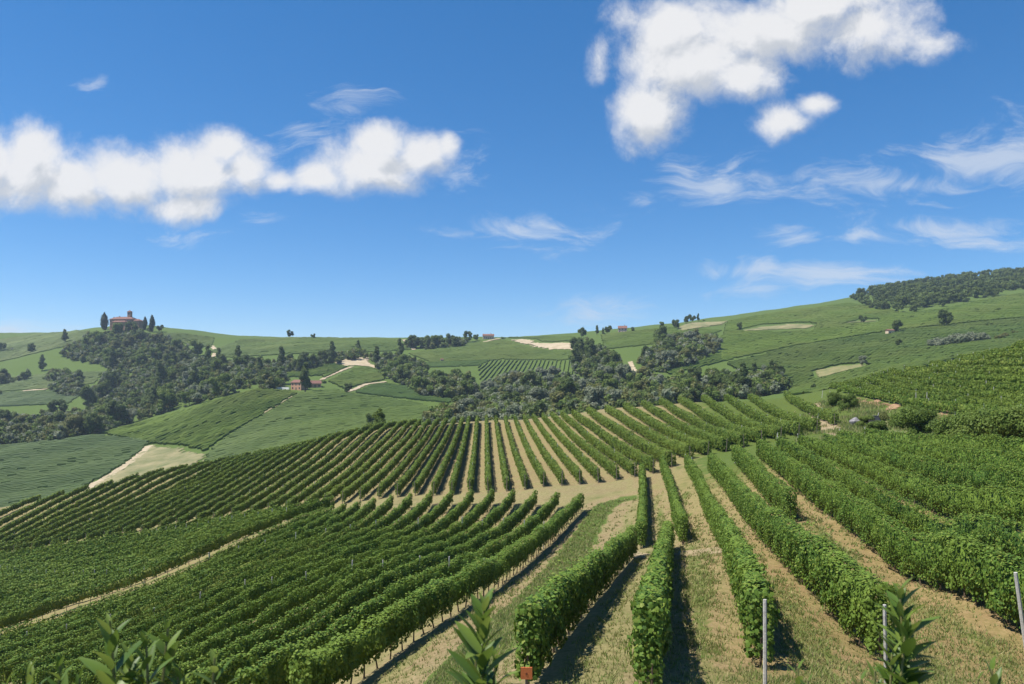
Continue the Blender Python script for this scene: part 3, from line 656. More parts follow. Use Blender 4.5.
# ------------------------------------------------------------------ far vineyards (rows past counting): ONE object of kind stuff
def far_rows(pix, ang, spacing, mi, dmin, rg, h=1.6, w=.50, gap=.02, seg=2.4, holes=()):
    """pix outline of a field in view; rows laid on the ground inside it at plan angle ang (deg from +X)"""
    pp = []
    for (x0, y0), (x1, y1) in zip(pix, pix[1:] + pix[:1]):
        for t in np.linspace(0, 1, 6)[:-1]: pp.append(tuple(at(x0 + (x1 - x0) * t, y0 + (y1 - y0) * t, dmin)[:2]))
    A = np.array(pp); c = A.mean(0); ca, sa = math.cos(R(ang)), math.sin(R(ang)); Rm = np.array([[ca, sa], [-sa, ca]])
    Q = (A - c) @ Rm.T; lo, hi = Q.min(0), Q.max(0)
    Vs, Fs, off = [], [], 0
    for v in np.arange(lo[1] + spacing * .5, hi[1], spacing):
        us = np.arange(lo[0], hi[0] + seg, seg) + rg.uniform(0, seg); bend = np.sin(us * .008 + v * .004) * 2.0
        pts = np.stack([us, v + bend], 1) @ Rm + c
        ins = in_poly(pts[:, 0], pts[:, 1], pp)
        for hp in holes: ins &= ~in_poly(pts[:, 0], pts[:, 1], hp)
        ins &= rg.uniform(size=len(ins)) > gap
        ok = ins[:-1] & ins[1:]
        if not ok.any(): continue
        m = len(pts); zt = hz(pts[:, 0], pts[:, 1]); nn = np.array([-sa, ca])
        hh = h * (1 + rg.normal(0, .07, m)); w1 = w * (1 + rg.normal(0, .14, m)); w2 = w * (1 + rg.normal(0, .14, m))
        ring = [np.column_stack([pts + nn * s_[:, None], zt + z_]) for s_, z_ in ((-w1, np.full(m, .1)), (-w1 * .8, hh * .8), (0 * w1 + rg.normal(0, .1, m), hh * 1.05), (w2 * .8, hh * .8), (w2, np.full(m, .1)))]
        V = np.stack(ring, 1).reshape(-1, 3); i = np.nonzero(ok)[0][:, None] * 5
        Vs.append(V); Fs.append(np.concatenate([i + np.array([[a, a + 1, a + 6, a + 5]]) for a in range(4)]) + off); off += len(V)
    if not Vs: return None
    return np.concatenate(Vs), np.concatenate(Fs), mi
PATCH_HOLES = [plan_poly(p, 230) for p in (
    [(147, 445), (178, 446), (204, 454), (205, 461), (172, 473), (120, 488), (82, 493), (94, 482), (127, 464)],)] + [plan_poly(p, 400) for p in (
    [(505, 338), (535, 339), (542, 342), (578, 343), (584, 353), (570, 351), (538, 349.5), (522, 346)], [(676, 328), (690, 322), (730, 320), (724, 326), (700, 329), (680, 332)],
    [(735, 331), (760, 325), (795, 323), (816, 324), (814, 330), (770, 332)], [(332, 364), (352, 357), (367, 355), (372, 363), (382, 370), (362, 367), (345, 367)],
    [(840, 325), (858, 320), (878, 319), (878, 323), (858, 324)], [(286, 378), (322, 376), (324, 390), (270, 391), (272, 383)])] + [plan_poly([(812, 372), (840, 365), (864, 363), (870, 367), (845, 373), (816, 380)], 240)]
FFIELDS = [
    ([(-60, 462), (0, 447), (100, 436), (150, 441), (148, 446), (126, 464), (82, 494), (0, 512), (-60, 522)], 8, 3.4, 0, 232),
    ([(100, 434), (160, 418), (220, 400), (262, 388), (290, 391), (298, 394), (224, 438), (204, 453), (178, 446), (149, 445)], 66, 2.6, 2, 232),
    ([(300, 394), (335, 390), (350, 394), (395, 400), (420, 404), (440, 412), (440, 425), (395, 432), (340, 447), (250, 466), (203, 472), (205, 455), (226, 438)], 20, 2.6, 3, 232),
    ([(327, 382), (354, 369), (372, 368), (388, 371), (386, 380), (366, 384), (345, 390)], 30, 2.6, 1, 420),
    ([(284, 378), (286, 372), (320, 366), (345, 362), (350, 366), (324, 379)], 75, 2.8, 2, 420),
    ([(354, 393), (370, 386), (388, 384), (430, 391), (455, 398), (450, 404), (400, 399)], 12, 2.6, 0, 420),
    ([(210, 352), (240, 340), (290, 338), (350, 338.5), (400, 340.5), (412, 350), (380, 352), (300, 354), (225, 358)], 15, 3.0, 1, 600),
    ([(408, 354), (440, 349), (480, 343), (505, 341), (525, 346), (582, 352), (580, 361), (500, 360), (430, 363)], 10, 2.8, 1, 600),
    ([(500, 338), (560, 337), (585, 338), (582, 347), (545, 343)], 5, 2.8, 3, 700),
    ([(478, 367), (490, 360), (580, 361), (572, 376), (480, 384)], 83, 4.5, 3, 500),
    ([(425, 363), (490, 361), (480, 366), (425, 368)], 4, 2.6, 0, 550),
    ([(-40, 350), (0, 340), (40, 334), (90, 331), (88, 340), (60, 348), (0, 362), (-40, 366)], 25, 3, 1, 700),
    ([(-40, 385), (0, 379), (60, 373), (105, 372), (95, 384), (50, 389), (0, 392), (-40, 394)], 12, 2.8, 1, 500),
    ([(-40, 397), (0, 393), (60, 391), (90, 388), (70, 404), (0, 407), (-40, 410)], 12, 2.8, 0, 500),
    ([(155, 333), (185, 334), (215, 338), (212, 348), (190, 346), (165, 338)], 15, 3, 1, 800),
    ([(600, 335), (640, 331), (680, 327), (722, 331), (700, 340), (650, 345), (604, 350)], 12, 3, 1, 600),
    ([(725, 322), (780, 312), (850, 303), (905, 313), (945, 309), (985, 300), (1040, 290), (1100, 286), (1100, 312), (1000, 320), (900, 330), (800, 345), (722, 362), (716, 345), (724, 332)], 24, 2.7, 2, 400),
    ([(725, 364), (800, 346), (900, 331), (1000, 321), (1100, 313), (1100, 345), (1024, 349), (960, 358), (900, 374), (850, 387), (800, 397), (786, 398), (790, 384), (770, 368), (740, 372)], 33, 2.7, 1, 238),
    ([(650, 352), (700, 343), (724, 346), (724, 362), (690, 370), (668, 376), (660, 366)], 40, 2.8, 2, 400)]
groups, mids = [], []
for k, (pix, ang, spc, mi, dm) in enumerate(FFIELDS):
    r_ = far_rows(pix, ang, spc, mi, dm, np.random.default_rng(500 + k), holes=PATCH_HOLES)
    if r_: groups.append(r_[:2]); mids.append(mi)
tag(link('distant_vine_rows', mesh_np('distant_vine_rows', groups, mids), FIELD), 'countless thin vine rows covering the hillsides across the valley', 'vineyard', kind='stuff')

# ------------------------------------------------------------------ trees
def sphere_dirs(n, rg):
    v = rg.normal(size=(n, 3)); return v / np.linalg.norm(v, axis=1)[:, None]
_ico = None
def ico():
    global _ico
    if _ico is None:
        bm = bmesh.new(); bmesh.ops.create_icosphere(bm, subdivisions=1, radius=1); _ico = (np.array([v.co[:] for v in bm.verts]), np.array([[v.index for v in f.verts] for f in bm.faces])); bm.free()
    return _ico
def crown(rg, h, rad, nb, leaf, shape='round', cover=1.5, base=.22):
    """leaf-sized faces spread over many uneven clumps"""
    B = []
    for k in range(nb):
        if shape == 'round':
            z = base + (1 - base) * rg.uniform(.12, .88); rr = math.sqrt(max(.05, 1 - ((z - (.55 + base * .3)) / .52) ** 2)) * rad; a = rg.uniform(0, 6.28); q = rr * math.sqrt(rg.uniform(.05, .75))
            B.append((q * math.cos(a), q * math.sin(a), z * h, rad * rg.uniform(.26, .48)))
        elif shape == 'tall':
            z = base + (1 - base) * (k + .5) / nb; rr = rad * (1 - .75 * abs(z - .4)); a = rg.uniform(0, 6.28); q = rr * rg.uniform(.1, .6)
            B.append((q * math.cos(a), q * math.sin(a), z * h, rr * rg.uniform(.42, .62)))
        elif shape == 'cypress':
            z = .05 + .9 * (k + .5) / nb; rr = rad * min(1, 2.2 * z + .35) * (1 if z < .6 else max(.18, (1 - z) / .42)); a = rg.uniform(0, 6.28); q = rr * .25
            B.append((q * math.cos(a), q * math.sin(a), z * h, rr * .8))
        else:  # bush
            a = rg.uniform(0, 6.28); q = rad * math.sqrt(rg.uniform(0, .6)); z = h * rg.uniform(.25, .68) * (1 - .35 * (q / rad) ** 2)
            B.append((q * math.cos(a), q * math.sin(a), z, min(rad, h) * rg.uniform(.28, .45)))
    G = []; iv, if_ = ico()
    for (x, y, z, r) in B:
        n = int(cover * 4 * math.pi * r * r / (.55 * leaf * leaf)); D = sphere_dirs(n, rg)
        rr = r * (1 - .38 * rg.uniform(0, 1, n) ** 2) * (1 + .16 * np.sin(D[:, 0] * 5 + x * 3) * np.sin(D[:, 2] * 6 + y) ) + (rg.uniform(size=n) < .12) * rg.uniform(0, .35, n) * r
        Pp = np.array([x, y, z]) + D * rr[:, None] * np.array([1, 1, .88 if shape != 'cypress' else 1.5])
        Nv = D + rg.normal(0, .5, (n, 3)); Nv[:, 2] += .25
        G.append(leaf_faces(Pp, Nv, leaf * rg.uniform(.7, 1.35, n), rg, False, .3))
        G.append((np.array([x, y, z]) + iv * r * .55 * np.array([1, 1, .88 if shape != 'cypress' else 1.5]), if_))
    vs = np.concatenate([g[0][:, 2] for g in G]); sh = max(0, .02 * h - vs.min())
    for g in G: g[0][:, 2] = np.maximum(g[0][:, 2], .03 * h)
    return G
def trunk_parts(rg, h, rad, forks=3):
    mb = MB(); top = h * .55; r0 = .022 * h + .05
    mb.tube([(0, 0, -.4), (.02 * h, 0, top * .35), (0, .02 * h, top * .7), (.01 * h, 0, top)], [r0, r0 * .8, r0 * .6, r0 * .35], 7)
    for k in range(forks):
        a = 6.28 * k / forks + rg.uniform(-.5, .5); z = top * rg.uniform(.4, .75)
        mb.tube([(0, 0, z), (rad * .25 * math.cos(a), rad * .25 * math.sin(a), z + h * .12), (rad * .55 * math.cos(a), rad * .55 * math.sin(a), z + h * .26)], [r0 * .45, r0 * .3, r0 * .14], 5)
    return mesh_py('trunk', mb.v, mb.f)
TT = {}
def tree_type(key, kind, seed, h, rad, nb, leaf, shape='round', cover=1.5, base=.2):
    rg = np.random.default_rng(seed); m = TREE[kind] if kind in TREE else kind
    c = mesh_np('crown', crown(rg, h, rad, nb, leaf, shape, cover, base)); c.materials.append(m)
    t = trunk_parts(rg, h, rad); t.materials.append(BARK)
    TT[key] = (c, t, h, rad)
for k in range(3):
    tree_type('dark%d' % k, 'dark', 20 + k, 11, 4.6, 15, .62); tree_type('green%d' % k, 'green', 30 + k, 10, 4.4, 14, .62)
    tree_type('silver%d' % k, 'silver', 40 + k, 11, 4.3, 15, .60, base=.12); tree_type('olive%d' % k, 'olive', 50 + k, 10, 4.3, 14, .62)
    tree_type('tall%d' % k, 'green', 60 + k, 15, 3.6, 13, .60, 'tall'); tree_type('bush%d' % k, 'green', 70 + k, 4.5, 3.8, 10, .5, 'bush')
    tree_type('talldark%d' % k, 'dark', 80 + k, 16, 4.0, 14, .60, 'tall'); tree_type('greybush%d' % k, 'silver', 75 + k, 5, 4.2, 11, .5, 'bush')
    tree_type('oliveb%d' % k, 'olive', 90 + k, 5, 4.0, 10, .5, 'bush')
tree_type('cyp0', 'cypress', 95, 22, 4.2, 16, .7, 'cypress'); tree_type('cyp1', 'cypress', 96, 20, 3.1, 16, .7, 'cypress')
def tree(key, p, s, rz, label, group=None, cat='tree', name=None, sz=1.0):
    c, t, h, rad = TT[key]
    root = empty(name or ('tree' if 'bush' not in key and 'oliveb' not in key else 'shrub'), (p[0], p[1], p[2] - .1), rz); root.scale = (s, s, s * sz); tag(root, label, cat, group)
    for nm, me in (('crown', c), ('trunk', t)):
        o = bpy.data.objects.new(nm, me); COL.objects.link(o); o.parent = root
    return root
trg = random.Random(11); WOODS = []
def wood(pix, n, keys, sep, dmin, label, group, s=(.75, 1.25), seed=0):
    """trees standing at random, but not on top of one another, over a piece of ground outlined as seen"""
    WOODS.append((pix, dmin)); rr = random.Random(seed); xs_ = [p[0] for p in pix]; ys_ = [p[1] for p in pix]; got = []; tries = 0
    n = max(2, int(round(n * .60)))
    while len(got) < n and tries < n * 60:
        tries += 1
        x = rr.uniform(min(xs_), max(xs_)); y = rr.uniform(min(ys_), max(ys_))
        if not in_poly(np.array([x]), np.array([y]), pix)[0]: continue
        p = at(x, y, dmin)
        if any((p[0] - g[0]) ** 2 + (p[1] - g[1]) ** 2 < sep * sep for g in got): continue
        got.append(p); k = rr.choice(keys); kk = k + str(rr.randrange(3))
        nm = {'dark': 'dark green', 'green': 'mid green', 'silver': 'silvery grey-green', 'olive': 'olive green', 'tall': 'tall slim green', 'talldark': 'tall dark', 'bush': 'low green bushy', 'greybush': 'low grey-green bushy', 'oliveb': 'low olive bushy'}[k]
        tree(kk, p, rr.uniform(*s) * 1.42, rr.uniform(0, 6.28), '%s tree %s' % (nm, label), '%s trees %s' % (nm, group), sz=rr.uniform(.85, 1.15))
    return got
# wooded villa hill
wood([(75, 345), (100, 335), (150, 336), (175, 345), (205, 362), (200, 378), (150, 378), (100, 366), (60, 358)], 44, ['dark', 'green', 'green', 'bush', 'olive', 'green'], 9, 700, 'on the wooded hillside below the villa', 'below the villa', (.75, 1.4), 1)
wood([(110, 366), (150, 366), (200, 365), (248, 366), (262, 382), (235, 394), (190, 406), (140, 421), (98, 430), (84, 414), (98, 388)], 56, ['dark', 'dark', 'green', 'silver', 'green', 'talldark'], 9, 500, 'in the belt running down right of the villa hill', 'in the belt right of the villa hill', (.75, 1.35), 2)
wood([(-10, 424), (60, 420), (105, 406), (128, 410), (120, 426), (105, 432), (50, 442), (-10, 448)], 24, ['dark', 'dark', 'olive', 'green'], 8, 480, 'in the dark belt at the left edge', 'in the dark belt at the left edge', (.8, 1.2), 3)
wood([(106, 334), (143, 334), (146, 338), (104, 338)], 7, ['green', 'dark', 'bush'], 6, 900, 'pressed against the front of the villa', 'against the villa front', (.5, .75), 41)
wood([(48, 378), (66, 374), (80, 380), (84, 396), (66, 398), (52, 390)], 7, ['dark', 'green', 'bush'], 7, 500, 'in the thicket at the end of the left hillside track', 'in the hillside thicket', (.6, .9), 4)
wood([(-5, 381), (27, 377), (30, 380), (-5, 386)], 6, ['dark', 'olive'], 6, 500, 'in the clump on the left hillside near the edge', 'in the left hillside clump', (.7, 1.0), 5)
# band under the crest, left of centre
wood([(205, 366), (258, 366), (300, 364), (330, 357), (365, 354), (368, 359), (335, 364), (300, 372), (258, 377)], 30, ['dark', 'green', 'talldark', 'dark'], 8, 550, 'in the band under the long green crest', 'in the band under the crest', (.7, 1.1), 6)
wood([(262, 384), (275, 380), (285, 384), (278, 389), (262, 391)], 5, ['dark', 'bush'], 6, 450, 'just left of the farmhouse', 'left of the farmhouse', (.7, .95), 7)
wood([(372, 360), (400, 360), (420, 366), (428, 384), (400, 386), (380, 372)], 16, ['dark', 'green', 'talldark'], 8, 500, 'in the clump above the right terraces', 'above the terraces', (.8, 1.15), 8)
wood([(405, 386), (440, 380), (470, 384), (475, 396), (450, 400), (420, 396)], 12, ['green', 'green', 'silver', 'dark'], 8, 420, 'in the round clump below the crest field', 'below the crest field', (.8, 1.1), 9)
# valley floor, centre
wood([(428, 424), (460, 412), (490, 404), (520, 410), (530, 430), (470, 440)], 18, ['olive', 'silver', 'silver', 'dark'], 8, 300, 'in the valley behind the vine-row ends', 'in the near valley', (.75, 1.05), 10)
wood([(480, 398), (500, 384), (540, 380), (580, 385), (600, 420), (560, 430), (520, 430)], 40, ['silver', 'silver', 'green', 'dark', 'olive', 'silver'], 8.5, 300, 'in the silvery wood on the valley floor', 'in the silvery valley wood', (.85, 1.2), 11)
wood([(574, 348), (592, 346), (612, 360), (620, 372), (610, 385), (585, 380), (572, 366)], 16, ['dark', 'green', 'dark', 'talldark'], 8, 500, 'in the dark tongue of wood climbing to the crest', 'in the dark tongue of wood', (.8, 1.15), 12)
wood([(596, 385), (640, 378), (660, 385), (655, 408), (610, 420)], 24, ['silver', 'olive', 'green', 'silver'], 8.5, 260, 'in the mixed wood right of the valley centre', 'in the mixed valley wood', (.85, 1.15), 13)
wood([(640, 362), (660, 344), (690, 336), (715, 342), (718, 352), (690, 366), (655, 374)], 30, ['dark', 'green', 'olive', 'silver', 'dark'], 9, 420, 'in the oval copse on the slope right of centre', 'in the oval copse', (.8, 1.2), 14)
wood([(640, 392), (690, 386), (740, 380), (778, 378), (782, 393), (740, 400), (690, 404), (645, 408)], 34, ['dark', 'dark', 'talldark', 'green'], 7, 250, 'in the dark hedge-like belt behind the middle vines', 'in the dark belt', (.62, .88), 15)
# crest trees
wood([(405, 347), (440, 345), (466, 343), (466, 347), (430, 350), (408, 350)], 16, ['dark', 'green', 'dark'], 8, 700, 'in the clump on the crest left of centre', 'in the crest clump', (.8, 1.15), 16)
for (x, y, s, key, lb) in [(468, 342, 1.0, 'dark1', 'round dark tree standing apart left of the crest house'), (476, 341, .7, 'green0', 'small green tree beside the crest house'), (503, 339, .5, 'bush1', 'low bush right of the crest house'),
    (290, 338, .85, 'dark0', 'lone round tree on the bare green crest'), (313, 338.5, .5, 'dark2', 'smaller tree on the crest right of the lone one'), (582, 338, .9, 'dark1', 'dark tree on the crest above the wood tongue'), (572, 338, .5, 'bush0', 'low bush on the crest left of the dark tree'),
    (597, 335, .6, 'talldark0', 'slim dark tree on the crest left of the pink house'), (608, 334, .75, 'dark2', 'dark bushy tree touching the pink crest house'), (603, 335, .45, 'talldark1', 'small pointed tree left of the pink house'), (633, 332, .45, 'dark0', 'small dark tree right of the pink house'), (648, 330, .35, 'bush2', 'low bush on the skyline right of the pink house'),
    (662, 328, .6, 'green1', 'small green tree on the skyline below the mown field'), (675, 329, .8, 'dark1', 'round tree at the left end of the mown field'), (686, 323.5, .7, 'dark0', 'dark tree at the left of the skyline row'), (692, 322.5, .75, 'dark2', 'dark tree in the middle of the skyline row'), (698, 321.5, .55, 'talldark2', 'slim tree ending the skyline row'), (704, 321, .4, 'bush1', 'tiny bush right of the skyline row'),
    (739, 330, .6, 'dark1', 'small dark tree at the left end of the bare hillside field'), (731, 322, .5, 'bush0', 'small bush on the crest by the mown field'),
    (946, 327, 1.15, 'dark0', 'single round dark tree on the open right hillside'), (863, 323.5, .65, 'dark2', 'small round tree at the tan headland'), (839, 324, .5, 'bush1', 'low bush between the bare field and the headland'), (898, 332.5, .8, 'dark1', 'dark tree beside the small tan hut'), (884, 333, .6, 'bush2', 'low bush left of the small tan hut'),
    (845, 343, .6, 'bush0', 'low bush in the middle of the right hillside'), (899, 353, .42, 'dark1', 'tiny round tree above the knoll'), (912, 318, .55, 'bush2', 'bush under the left end of the wood'), (998, 311, .7, 'bush1', 'flat bush below the wood near the right edge'), (964, 316, .35, 'bush0', 'tiny bush right of the single round tree'),
    (862, 366, .5, 'silver1', 'pale grey tree on the dry grassy bank'), (813, 390, .26, 'dark2', 'small dark tree at the top of the worn track'), (915, 313, .4, 'dark0', 'tiny tree at the foot of the wood'),
    (31, 353, .95, 'dark0', 'round dark tree alone on the left hillside'), (3, 351, .8, 'dark1', 'dark tree at the far left edge of the picture'), (12, 350, .5, 'greybush1', 'grey bush beside the leftmost dark tree'), (42, 371, .95, 'talldark1', 'dark oval tree below the round one on the left hillside'), (65, 343, .9, 'talldark0', 'taller dark tree at the left end of the villa wood'),
    (55, 333.5, .4, 'bush0', 'tiny bush on the left skyline'), (160, 332, .7, 'dark2', 'round bush-like tree right of the villa cypresses'), (0, 395, .4, 'dark0', 'small dark tree at the left end of the thin track'),
    (324, 383, .55, 'bush1', 'round bush at the right end of the farmhouse'), (349, 394, .6, 'dark1', 'dark round tree at the bend of the whitish farm road'), (305, 392, 1.12, 'talldark2', 'tall dark tree shading the front of the farmhouse')]:
    p = at(x, y, 230 if y > 360 else 560); tree(key, p, s * 1.3, trg.uniform(0, 6), lb, cat='bush' if 'bush' in lb.split(' beside')[0] and 'tree' not in lb else 'tree')
for i, x in enumerate((933, 941, 949, 957, 966, 974, 983)):
    tree('greybush%d' % (i % 3), at(x, 347.5 - i * .9, 300), (.7, .85, .8, .95, 1.05, .95, .8)[i] * 1.75, i * 1.3, 'grey-leaved bush in the hedge above the knoll, %s from its left end' % ORD[i], 'grey hedge bushes', 'bush')
for i, (x, y) in enumerate(((1000, 340), (1006, 337), (1014, 334.5))):
    tree('oliveb%d' % i, at(x, y, 300), (.9, .7, .7)[i], i, ('olive bush after the right end of the grey hedge', 'small olive bush between two others at the right edge', 'last olive bush of the hillside line at the right edge')[i], None, 'bush')
# trees closer by need finer leaves
tree_type('near_tall', 'green', 201, 11, 3.4, 18, .34, 'round', 1.3, .08); tree_type('near_tall2', 'green', 202, 8.5, 3.0, 15, .34, 'tall', 1.3, .05); tree_type('near_low', 'green', 203, 4.5, 3.4, 12, .32, 'bush', 1.3)
tree('near_tall', at(371, 434, 205), 1.05, .4, 'tallest leafy tree standing alone just behind the fan block', cat='tree')
tree('near_tall2', at(379, 434, 207), .85, 1.1, 'narrow tree leaning against the right of the lone leafy tree', cat='tree')
tree('near_low', at(356, 438, 207), 1.2, 2.0, 'rounded low tree at the left foot of the lone leafy tree', cat='tree')
tree('near_low', at(345, 442, 208), .8, 3.0, 'small bush furthest left of the lone leafy tree', cat='bush', name='shrub')
tree('near_low', at(272, 460, 208), .75, .6, 'round bush on the brow right of the sandy clearing', cat='bush', name='shrub')
tree('near_low', at(300, 452, 208), .55, 2.6, 'low bush on the brow, halfway to the lone leafy tree', cat='bush', name='shrub')
tree('near_low', at(215, 470, 214), .7, 4.6, 'low bush hugging the corner of the sandy clearing', cat='bush', name='shrub')
tree('near_low', at(240, 466, 211), .6, 5.6, 'low bush between two others on the brow', cat='bush', name='shrub')
tree_type('shrub_a', 'green', 210, 4.0, 2.5, 18, .17, 'round', 1.3, .04); tree_type('shrub_b', 'green', 211, 3.6, 3.0, 22, .17, 'bush', 1.3); tree_type('shrub_c', 'olive', 212, 2.2, 1.7, 9, .18, 'bush', 1.3)
for (x, y, s, key, rz, lb) in [(919, 436, .86, 'shrub_a', 0, 'big round green shrub casting a black shadow below the knoll'), (897, 428, .5, 'shrub_a', 2, 'smaller green shrub touching the left of the big round one'), (974, 443, .95, 'shrub_b', 1, 'left part of the wide green thicket at the right'), (999, 444, 1.0, 'shrub_b', 3, 'middle of the wide green thicket at the right'), (1025, 444, 1.0, 'shrub_b', 5, 'right end of the wide green thicket, cut by the picture edge'),
    (834, 406, .7, 'shrub_a', 1.5, 'round bush above the worn track'), (848, 409, .7, 'shrub_a', 2.5, 'round bush right of the worn track'), (885, 420, .7, 'shrub_c', .5, 'olive bush right of the parked dark car'), (866, 428, .45, 'shrub_a', 3.5, 'low green bush in front of the parked dark car'), (876, 437, .5, 'shrub_a', 4, 'small bush below the parked dark car'), (806, 408, .4, 'shrub_c', 4, 'small olive bush beside the top of the worn track'), (905, 405, .4, 'shrub_c', 2, 'little olive bush on the reddish earth strip'), (953, 428, .5, 'shrub_c', 1, 'dry olive bush left of the wide thicket')]:
    tree(key, at(x, y, 60), s, rz, lb, cat='bush', name='shrub')
# villa cypresses
for (x, y, s, key, lb) in [(104.5, 330, 1.22, 'cyp0', 'thick dark cypress at the left end of the villa'), (145, 330, 1.02, 'cyp1', 'slim cypress right of the villa, the shorter one'), (152, 332, 1.28, 'cyp1', 'tall cypress furthest right of the villa')]:
    tree(key, at(x, y, 900), s, 0, lb, 'villa cypresses', 'tree', 'cypress_tree')
tree('dark1', at(148.5, 332, 900), .5, 0, 'dark low tree between the two cypresses right of the villa')
def undergrowth():
    rr = random.Random(3); G = []; protos = [crown(np.random.default_rng(400 + k), (4.2, 6, 8, 5, 9)[k], 4.4, (4, 5, 6, 4, 6)[k], .95, ('bush', 'round', 'round', 'bush', 'round')[k], 1.1, .1) for k in range(5)]
    groups_ = []
    for pix, dmin in WOODS:
        xs_ = [p[0] for p in pix]; ys_ = [p[1] for p in pix]; area = 0; tot = 0
        n = int(min(900, max(20, (max(xs_) - min(xs_)) * (max(ys_) - min(ys_)) / 5.5)))
        for _ in range(n):
            x = rr.uniform(min(xs_), max(xs_)); y = rr.uniform(min(ys_), max(ys_))
            if not in_poly(np.array([x]), np.array([y]), pix)[0]: continue
            p = at(x, y, dmin); s = rr.uniform(.7, 1.5); a = rr.uniform(0, 6.28); ca, sa = math.cos(a), math.sin(a)
            for v, f in protos[rr.randrange(5)]:
                groups_.append((np.stack([v[:, 0] * ca - v[:, 1] * sa, v[:, 0] * sa + v[:, 1] * ca, v[:, 2] * rr.uniform(.9, 1.1)], 1) * s + p - np.array([0, 0, .4]), f))
    tag(link('undergrowth', mesh_np('undergrowth', groups_, [rr.choice((0, 0, 1, 2, 3, 3)) if i % 8 == 0 else (i * 7 // 9) % 4 for i in range(len(groups_))]), [TREE['green'], TREE['dark'], TREE['olive'], TREE['silver']]), 'mixed bushy undergrowth filling the gaps under the valley trees', 'undergrowth', kind='stuff')
undergrowth()
# the wood on the hill top at the right: one mass
def far_wood():
    rg = np.random.default_rng(77); rr = random.Random(5); G = []; got = []
    pix = [(845, 303), (862, 309), (905, 314), (943, 308), (975, 301), (1024, 292), (1110, 284), (1110, 262), (1024, 268), (960, 278), (880, 292)]
    protos = [crown(np.random.default_rng(300 + k), 12, 5.4, 9, 1.15, 'round', 1.2, .05) for k in range(5)]
    protos = [(np.concatenate([g[0] for g in p if g[1].shape[1] == 4]), p) for p in protos]
    while len(got) < 620:
        x = rr.uniform(842, 1110); y = rr.uniform(255, 314)
        if not in_poly(np.array([x]), np.array([y]), pix)[0]: continue
        d = rr.uniform(780, 1380); px_ = x
        yy = float(ylook(px_, d)); lo = np.interp(px_, [845, 862, 905, 943, 975, 1024, 1110], [303, 309, 313, 307, 300, 291, 283])
        if yy > lo: continue
        X = (px_ - CX) / F * d; got.append((X, d))
        s = rr.uniform(.8, 1.3); a = rr.uniform(0, 6.28); ca, sa = math.cos(a), math.sin(a); z = float(hz(X, d))
        for v, f in protos[rr.randrange(5)][1]:
            if f.shape[1] != 4: continue
            w = np.stack([v[:, 0] * ca - v[:, 1] * sa, v[:, 0] * sa + v[:, 1] * ca, v[:, 2]], 1) * s + np.array([X, d, z - .5]); G.append((w, f))
    tag(link('hilltop_wood', mesh_np('hilltop_wood', G), TREE['wood']), 'dark continuous wood covering the hilltop at the upper right', 'wood', kind='stuff')
far_wood()

# ------------------------------------------------------------------ buildings
def house(name, p, rz, label, cat, w, dep, hw, wall, roofh=2.2, floors=2, nwin=4, chimney=True, over=.5, hip=False):
    root = empty(name, p, rz); tag(root, label, cat)
    MB().box(-w/2, w/2, 0, dep, -2.5, hw).add([(-w/2, 0, hw), (-w/2, dep, hw), (-w/2, dep/2, hw + roofh - .12)], [(0, 1, 2)]).add([(w/2, 0, hw), (w/2, dep, hw), (w/2, dep/2, hw + roofh - .12)], [(2, 1, 0)]).build('wall', wall, root)
    x = w/2 + over; k = dep * .42 if hip else 0
    t = .22
    mb = MB(); V = [(-x, -over, hw - .2), (x, -over, hw - .2), (x - k, dep/2, hw + roofh), (-x + k, dep/2, hw + roofh), (x, dep + over, hw - .2), (-x, dep + over, hw - .2)]
    V2 = [(a, b, c + t) for a, b, c in V]
    mb.add(V + V2, [(0, 1, 2, 3), (3, 2, 4, 5), (6, 9, 8, 7), (9, 11, 10, 8), (0, 6, 7, 1), (1, 7, 10, 4), (4, 10, 11, 5), (5, 11, 6, 0)] + ([(1, 4, 2), (0, 3, 5), (7, 8, 10), (6, 11, 9)] if hip else [(1, 4, 2), (0, 3, 5)]))
    rf = mb.build('roof', TILE, root)
    if chimney:
        MB().box(w*.2, w*.2 + .9, dep*.5 - .4, dep*.5 + .4, hw + .6, hw + roofh + 1.3).box(w*.2 - .12, w*.2 + 1.02, dep*.5 - .52, dep*.5 + .52, hw + roofh + 1.3, hw + roofh + 1.5).build('chimney', wall, rf)
    for fl in range(floors):
        for i in range(nwin):
            xw = -w/2 + w * (i + .5) / nwin; z0 = .9 + fl * 3.0
            if fl == 0 and i == nwin // 2:
                MB().box(xw - .6, xw + .6, -.06, .05, 0, 2.2).build('door', SHUTTER, root); continue
            f = MB().box(xw - .62, xw + .62, -.08, .04, z0 - .08, z0 + 1.5).build('window', SHUTTER, root)
            MB().box(xw - .46, xw + .46, -.1, -.082, z0 + .06, z0 + 1.38).build('pane', GLASS, f)
    return root
